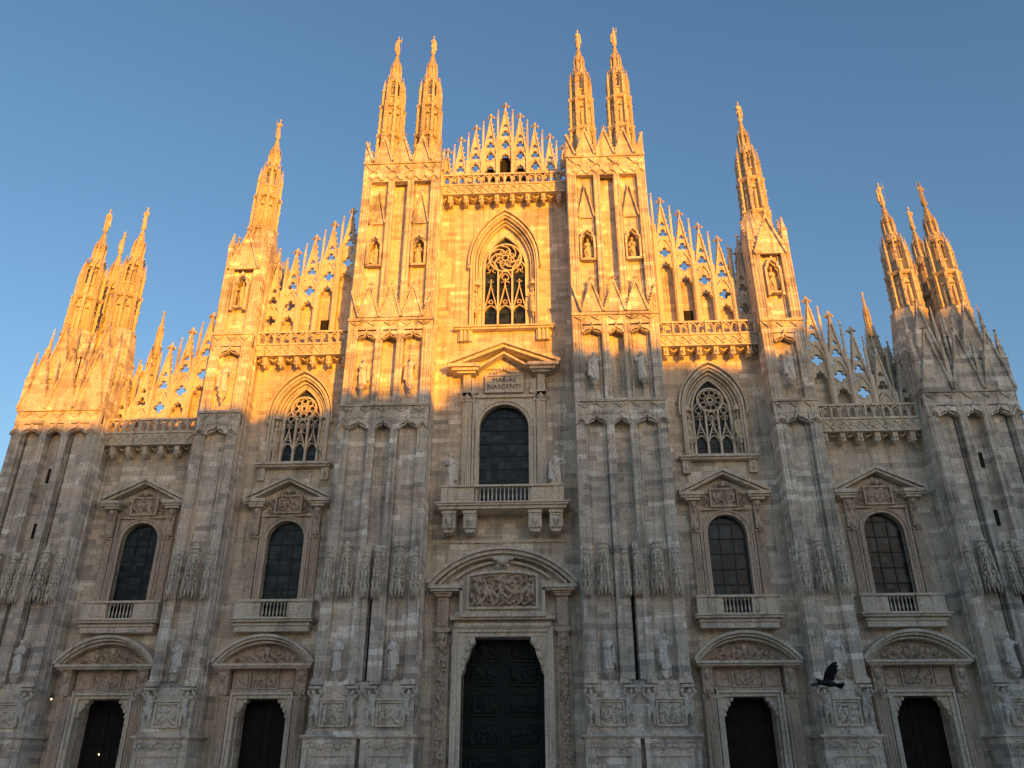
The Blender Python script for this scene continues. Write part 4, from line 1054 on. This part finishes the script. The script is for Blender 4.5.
# ---------------------------------------------------------------- portals
fr_relief = [figure_relief(1.6, 1.05, 60+i, .3).mesh('frieze_relief', M['warm']) for i in range(4)]
def tymp(hw, h, seed):
    H = h; R = (hw*hw+H*H)/(2*H)
    return figure_relief(2*hw, h, seed, .34, .05, arch=lambda x, z: x*x+(z-(h-R))**2 < R*R)
def portal(cx, sg, idx):
    o = empty('portal', (sg*cx, 0, 0), CATH)
    d_ = MB(); d_.box(-1.58, 1.58, 1.0, 1.1, 0.42, 5.3)
    for x in (-.8, .8):
        for z in (.8, 1.9, 3.0, 4.1): d_.strip([(x-.55, z), (x-.55, z+.9), (x+.55, z+.9), (x+.55, z)], .08, .93, 1.01, True)
    d_.build('door', M['wood'], o)
    f_ = MB(); path = [(-1.58, .42), (-1.58, 5.3), (1.58, 5.3), (1.58, .42)]
    f_.strip(path, .2, -.5, .6, off=.1); f_.strip(path, .14, -.66, .1, off=.27)
    for s_ in (-1, 1):
        # carved corner bracket inside the opening
        f_.prism([(s_*1.58, 4.2), (s_*1.58, 5.3), (s_*.95, 5.3), (s_*.98, 5.1), (s_*1.15, 5.0), (s_*1.2, 4.75), (s_*1.4, 4.62), (s_*1.44, 4.3)], -.3, .3)
        for (x, z, r) in ((1.05, 5.14, .13), (1.25, 4.9, .14), (1.42, 4.6, .12), (1.5, 4.3, .09)): f_.blob(s_*x, -.32, z, r, .14, r)
    f_.build('door_frame', M['trim'], o)
    p_ = MB()
    for s_ in (-1, 1):
        fluted(p_, *sorted((s_*1.98, s_*2.72)), -.7, .42, 5.3, 4); console(p_, s_*2.4, -1.05, 5.35, 7.0, .6)
        p_.box(*sorted((s_*1.95, s_*2.76)), -.75, .05, 5.3, 5.42)
    p_.box(-2.0, 2.0, -.6, .02, 5.66, 5.76); p_.box(-1.98, 1.98, -.4, .02, 5.76, 6.98)
    p_.strip([(-.86, 5.84), (-.86, 6.9), (.86, 6.9), (.86, 5.84)], .09, -.56, -.38, True)
    for s_ in (-1, 1): p_.strip([(s_*1.05, 5.9), (s_*1.05, 6.8), (s_*1.8, 6.8), (s_*1.8, 5.9)], .08, -.48, -.38, True); p_.octa(s_*1.42, -.42, 6.35, .22, .28, .12)
    p_.build('pilaster_frame', M['warm'], o)
    link('frieze_relief', fr_relief[idx % 4], o, (0, -.44, 5.86)).scale = (.98, 1, .95)
    q = MB()
    q.box(-3.05, 3.05, -1.3, .05, 7.08, 7.22); q.box(-2.95, 2.95, -1.15, .05, 6.96, 7.08)
    arc = seg_arc(0, 3.12, 7.28, 8.85); q.strip(arc, .16, -1.38, .05); q.strip(arc, .14, -1.2, .05, off=-.17); q.strip(seg_arc(0, 2.75, 7.3, 8.5), .12, -.95, .05)
    q.prism(seg_arc(0, 2.8, 7.2, 8.55), -.28, .05)
    q.build('segmental_pediment', M['trim'], o)
    t_ = tymp(2.3, 1.05, 80+idx)
    t_.build('tympanum_relief', M['warm'], o, (0, -.32, 7.24))
    c_ = MB()
    for i in range(11):
        x = -1.6+.32*i; c_.blob(x, -.42, 7.5+.32*(1-(x/1.8)**2)+(.08 if i % 2 else 0), .16, .16, .17)
    c_.blob(0, -.5, 8.0, .25, .2, .26)
    c_.build('garland', M['warm'], o)
    return o
for sg in (-1, 1): portal(14.5, sg, 0 if sg < 0 else 1); portal(24.3, sg, 2 if sg < 0 else 3)
def stacked_relief(w_, n, h, seed, d):
    mb = MB()
    for i in range(n):
        q = figure_relief(w_, h, seed+i*3, d, .045); q.shift(0, 0, i*h); mb.v, o_ = mb.v+q.v, len(mb.v)
        mb.f += [[i_+o_ for i_ in f] for f in q.f]; mb.sm += q.sm
    return mb
def main_portal():
    o = empty('main_portal', (0, 0, 0), CATH)
    d_ = MB(); d_.box(-2.5, 2.5, 1.05, 1.15, .42, 8.8)
    for x in (-1.25, 1.25):
        for z in (1.0, 2.7, 4.4, 6.1, 7.5):
            d_.strip([(x-.95, z), (x-.95, z+1.2), (x+.95, z+1.2), (x+.95, z)], .12, .93, 1.06, True)
    d_.box(-.08, .08, .9, 1.06, .42, 8.8)
    d_.build('bronze_door', M['bronze'], o)
    for i, x in enumerate((-1.25, 1.25)):
        for j, z in enumerate((1.0, 2.7, 4.4, 6.1, 7.5)):
            figure_relief(1.75, 1.08, 200+i*7+j, .1, .07).build('door_relief', M['bronze'], o, (x, 1.0, z+.06))
    f_ = MB(); path = [(-2.5, .42), (-2.5, 8.8), (2.5, 8.8), (2.5, .42)]
    f_.strip(path, .26, -.35, .6, off=.13); f_.strip(path, .2, -.5, .1, off=.36); f_.strip(path, .12, -.6, .1, off=.52)
    for s_ in (-1, 1):
        f_.prism([(s_*2.5, 6.6), (s_*2.5, 8.8), (s_*1.72, 8.8), (s_*1.72, 8.45), (s_*1.95, 8.15), (s_*2.1, 7.6), (s_*2.3, 7.2), (s_*2.36, 6.8)], -.3, .5)
        for (x, z, r) in ((1.9, 8.5, .24), (2.15, 8.1, .17), (2.28, 7.6, .15), (2.38, 7.2, .12), (2.42, 6.85, .1)): f_.blob(s_*x, -.32, z, r, .18, r)
    f_.box(-3.0, 3.0, -.7, .05, 9.35, 9.55); f_.box(-3.2, 3.2, -.85, .05, 9.75, 9.95)
    f_.box(-3.0, 3.0, -.4, .02, 9.3, 10.3)
    f_.build('door_frame', M['trim'], o)
    for s_ in (-1, 1):
        p_ = MB(); c = s_*3.72
        p_.box(c-.42, c+.42, -.3, .05, .42, 8.3); p_.box(c-.5, c+.5, -.55, .05, 9.1, 9.3)
        console(p_, c, -.75, 8.1, 9.15, .62)
        p_.box(c-.36, c+.36, -.5, .05, 9.3, 11.2); p_.strip([(c-.26, 9.45), (c-.26, 11.0), (c+.26, 11.0), (c+.26, 9.45)], .08, -.58, -.48, True)
        p_.box(c-.5, c+.5, -.7, .05, 11.2, 11.35); p_.box(c-.58, c+.58, -.82, .05, 11.35, 11.5)
        p_.build('pilaster', M['warm'], o)
    for s_ in (-1, 1):
        stacked_relief(.6, 7, 1.06, 300+s_, .3).build('carved_strip', M['warm'], o, (s_*3.72, -.34, .6))
    q = MB()
    for s_ in (-1, 1):
        q.box(*sorted((s_*2.5, s_*4.62)), -1.15, .05, 11.62, 11.84); q.box(*sorted((s_*2.5, s_*4.5)), -1.0, .05, 11.48, 11.62)
    arc = seg_arc(0, 4.68, 11.92, 14.1, 30)
    q.strip(arc, .2, -1.3, .05); q.strip(arc, .2, -1.1, .05, off=-.22); q.strip(seg_arc(0, 4.0, 11.95, 13.7, 26), .16, -.8, .05); q.strip(seg_arc(0, 3.0, 12.3, 13.35, 20), .14, -.6, .05)
    q.prism(seg_arc(0, 4.3, 11.8, 13.75, 24), -.2, .05)
    q.build('segmental_pediment', M['trim'], o)
    r_ = MB()
    ft = [(-2.5, 9.98), (-2.5, 12.0), (-1.9, 12.75), (0, 13.05), (1.9, 12.75), (2.5, 12.0), (2.5, 9.98)]
    r_.prism([(-2.6, 9.9), (-2.6, 12.1), (2.6, 12.1), (2.6, 9.9)], -.62, .05)
    r_.strip([(-2.55, 10.05), (-2.55, 12.1)], .2, -1.0, .0); r_.strip([(2.55, 12.1), (2.55, 10.05)], .2, -1.0, 0); r_.box(-2.66, 2.66, -1.05, .02, 9.88, 10.1)
    r_.strip([(-2.15, 10.45), (-2.15, 12.45), (-1.2, 12.62), (0, 12.68), (1.2, 12.62), (2.15, 12.45), (2.15, 10.45)], .16, -.85, -.3, True)
    r_.prism([(-2.1, 12.05), (-2.1, 12.42), (0, 12.62), (2.1, 12.42), (2.1, 12.05)], -.62, 0)
    r_.blob(0, -.95, 13.35, .42, .3, .32); 
    for s_ in (-1, 1): r_.blob(s_*.45, -.85, 13.5, .28, .2, .16); r_.octa(s_*.3, -.9, 13.0, .2, .2)
    r_.build('relief_frame', M['trim'], o)
    figure_relief(4.05, 2.0, 99, .55, .035).build('relief_panel', M['warm'], o, (0, -.64, 10.5))
main_portal()

# ---------------------------------------------------------------- small things: wall lantern, hanging lamp, pigeon
def lantern(loc, label, cat, hang=False):
    o = empty('lamp', loc); tag(o, label, cat)
    a = MB(); 
    if hang: a.tube([(0, 0, 0), (0, 0, 2.4)], .02, 6)
    else: a.tube([(0, .5, .25), (0, .1, .3), (0, 0, .18)], .025, 6)
    a.frus(0, 0, .1, .22, .16, .05, 8)
    a.build('fitting', M['iron'], o)
    b_ = MB(); b_.blob(0, 0, 0, .035, .035, .045); b_.build('bulb', M['bulb'], o)
lantern((-27.05, -1.3, 5.24), 'small lit lamp on the wall left of the far left portal', 'wall lamp')
lantern((-24.45, .6, 2.25), 'small lit lamp hanging inside the dark far left doorway', 'hanging lamp', True)
def pigeon():
    mb = MB()
    mb.lathe(0, 0, [(.005, -.19), (.035, -.14), (.055, -.05), (.06, .02), (.045, .1), (.03, .14), (.034, .175), (.02, .2), (.004, .215)], 10)
    # turn the body so that its axis (built along z) lies along -x
    mb.v = [(z, y, x) for x, y, z in mb.v]; mb.f = [f[::-1] for f in mb.f]
    mb.blob(.2, 0, .03, .035, .03, .032)
    mb.tube([(.23, 0, .03), (.27, 0, .015)], [.01, .003], 5)
    tail = [(-.15, -.03), (-.3, -.07), (-.32, 0), (-.3, .07), (-.15, .03)]
    mb.add([(x, y, .0) for x, y in tail]+[(x, y, -.012) for x, y in tail], [(0, 1, 2, 3, 4), (9, 8, 7, 6, 5), (0, 5, 6, 1), (1, 6, 7, 2), (2, 7, 8, 3), (3, 8, 9, 4), (4, 9, 5, 0)])
    return mb
def wing(s_, up):
    mb = MB(); top = []; 
    out_ = [(.1, .03), (.12, .14), (.1, .24), (.03, .33), (-.06, .36), (-.05, .3), (-.1, .3), (-.09, .24), (-.13, .22), (-.1, .14), (-.12, .04)]
    vs = []
    for t in (0, -.008):
        for x, y in out_: vs.append((x, s_*y, math.sin(up)*y*1.0+t+.03))
    n = len(out_)
    fs = [tuple(range(n)), tuple(range(2*n-1, n-1, -1))]+[(i, i+n, (i+1) % n+n, (i+1) % n) for i in range(n)]
    mb.add(vs, fs); return mb
o = tag(empty('pigeon', (7.8, -36.6, 2.87)), 'dark pigeon flying past with wings spread, before the right side portals', 'bird')
pigeon().build('body', M['feather'], o)
wing(1, .35).build('wing', M['feather'], o); wing(-1, .75).build('wing', M['featherp'], o)
o.rotation_euler = (rad(38), rad(-6), rad(205))

# ---------------------------------------------------------------- palazzi across the square, behind the camera: their roofs cast the shade on the lower facade
L = 150.0
tz, tx = L/math.cos(rad(SUN_AZ))*math.tan(rad(SUN_EL)), L*math.tan(rad(SUN_AZ))
prof = [(-95, -22.3, 22.9), (-22.2, -12.3, 24.2), (-12.2, 4.2, 24.9), (4.3, 17.6, 27.7), (17.7, 27.2, 27.4), (27.3, 75, 31.0)]
names = ['long pale palazzo', 'narrow palazzo', 'broad palazzo', 'tall palazzo', 'slim tall palazzo', 'tallest palazzo']
for i, (a, b_, z) in enumerate(prof):
    H = z+tz; x0, x1 = a+tx, b_+tx
    o = tag(empty('palazzo', ((x0+x1)/2, -L-8, 0)), names[i]+' across the square, its roof shading the lower facade', 'building', 'palazzi across the square')
    hw_ = (x1-x0)/2
    q = MB(); q.box(-hw_, hw_, -8, 8, 0, H-1.5); q.box(-hw_, hw_, -8.4, 8.4, H-1.8, H-1.5)
    for s_ in range(1, 5): q.box(-hw_, hw_, 8, 8.15, s_*(H-2)/5-.1, s_*(H-2)/5+.1)
    q.build('wall', M['palazzo'], o)
    q = MB(); q.add([(-hw_, -8, H-1.49), (hw_, -8, H-1.49), (hw_, 8, H-1.49), (-hw_, 8, H-1.49), (-hw_+.5, 0, H), (hw_-.5, 0, H)], [(0, 1, 5, 4), (2, 3, 4, 5), (1, 2, 5), (3, 0, 4), (0, 3, 2, 1)])
    q.build('roof', M['tile'], o)

for sx in (-1, 1):
    for k_, (ya, yb_, H) in enumerate(((-140, -95, 28), (-94, -50, 29.5), (-49, -10, 28.5))):
        o = tag(empty('palazzo', (sx*70, (ya+yb_)/2, 0)), 'arcaded palazzo along the %s edge of the square, %s' % (side_word(sx), ('farthest from the church', 'middle of its row', 'nearest the church')[k_]), 'building', 'palazzi along the sides of the square')
        hy = (yb_-ya)/2-.3
        q = MB(); q.box(-8, 8, -hy, hy, 0, H-1.5); q.box(-8.4, 8.4, -hy, hy, H-1.8, H-1.5); q.build('wall', M['palazzo'], o)
        q = MB(); q.add([(-8, -hy, H-1.49), (8, -hy, H-1.49), (8, hy, H-1.49), (-8, hy, H-1.49), (0, -hy+.5, H), (0, hy-.5, H)], [(0, 1, 4), (1, 2, 5, 4), (2, 3, 5), (3, 0, 4, 5), (0, 3, 2, 1)]); q.build('roof', M['tile'], o)
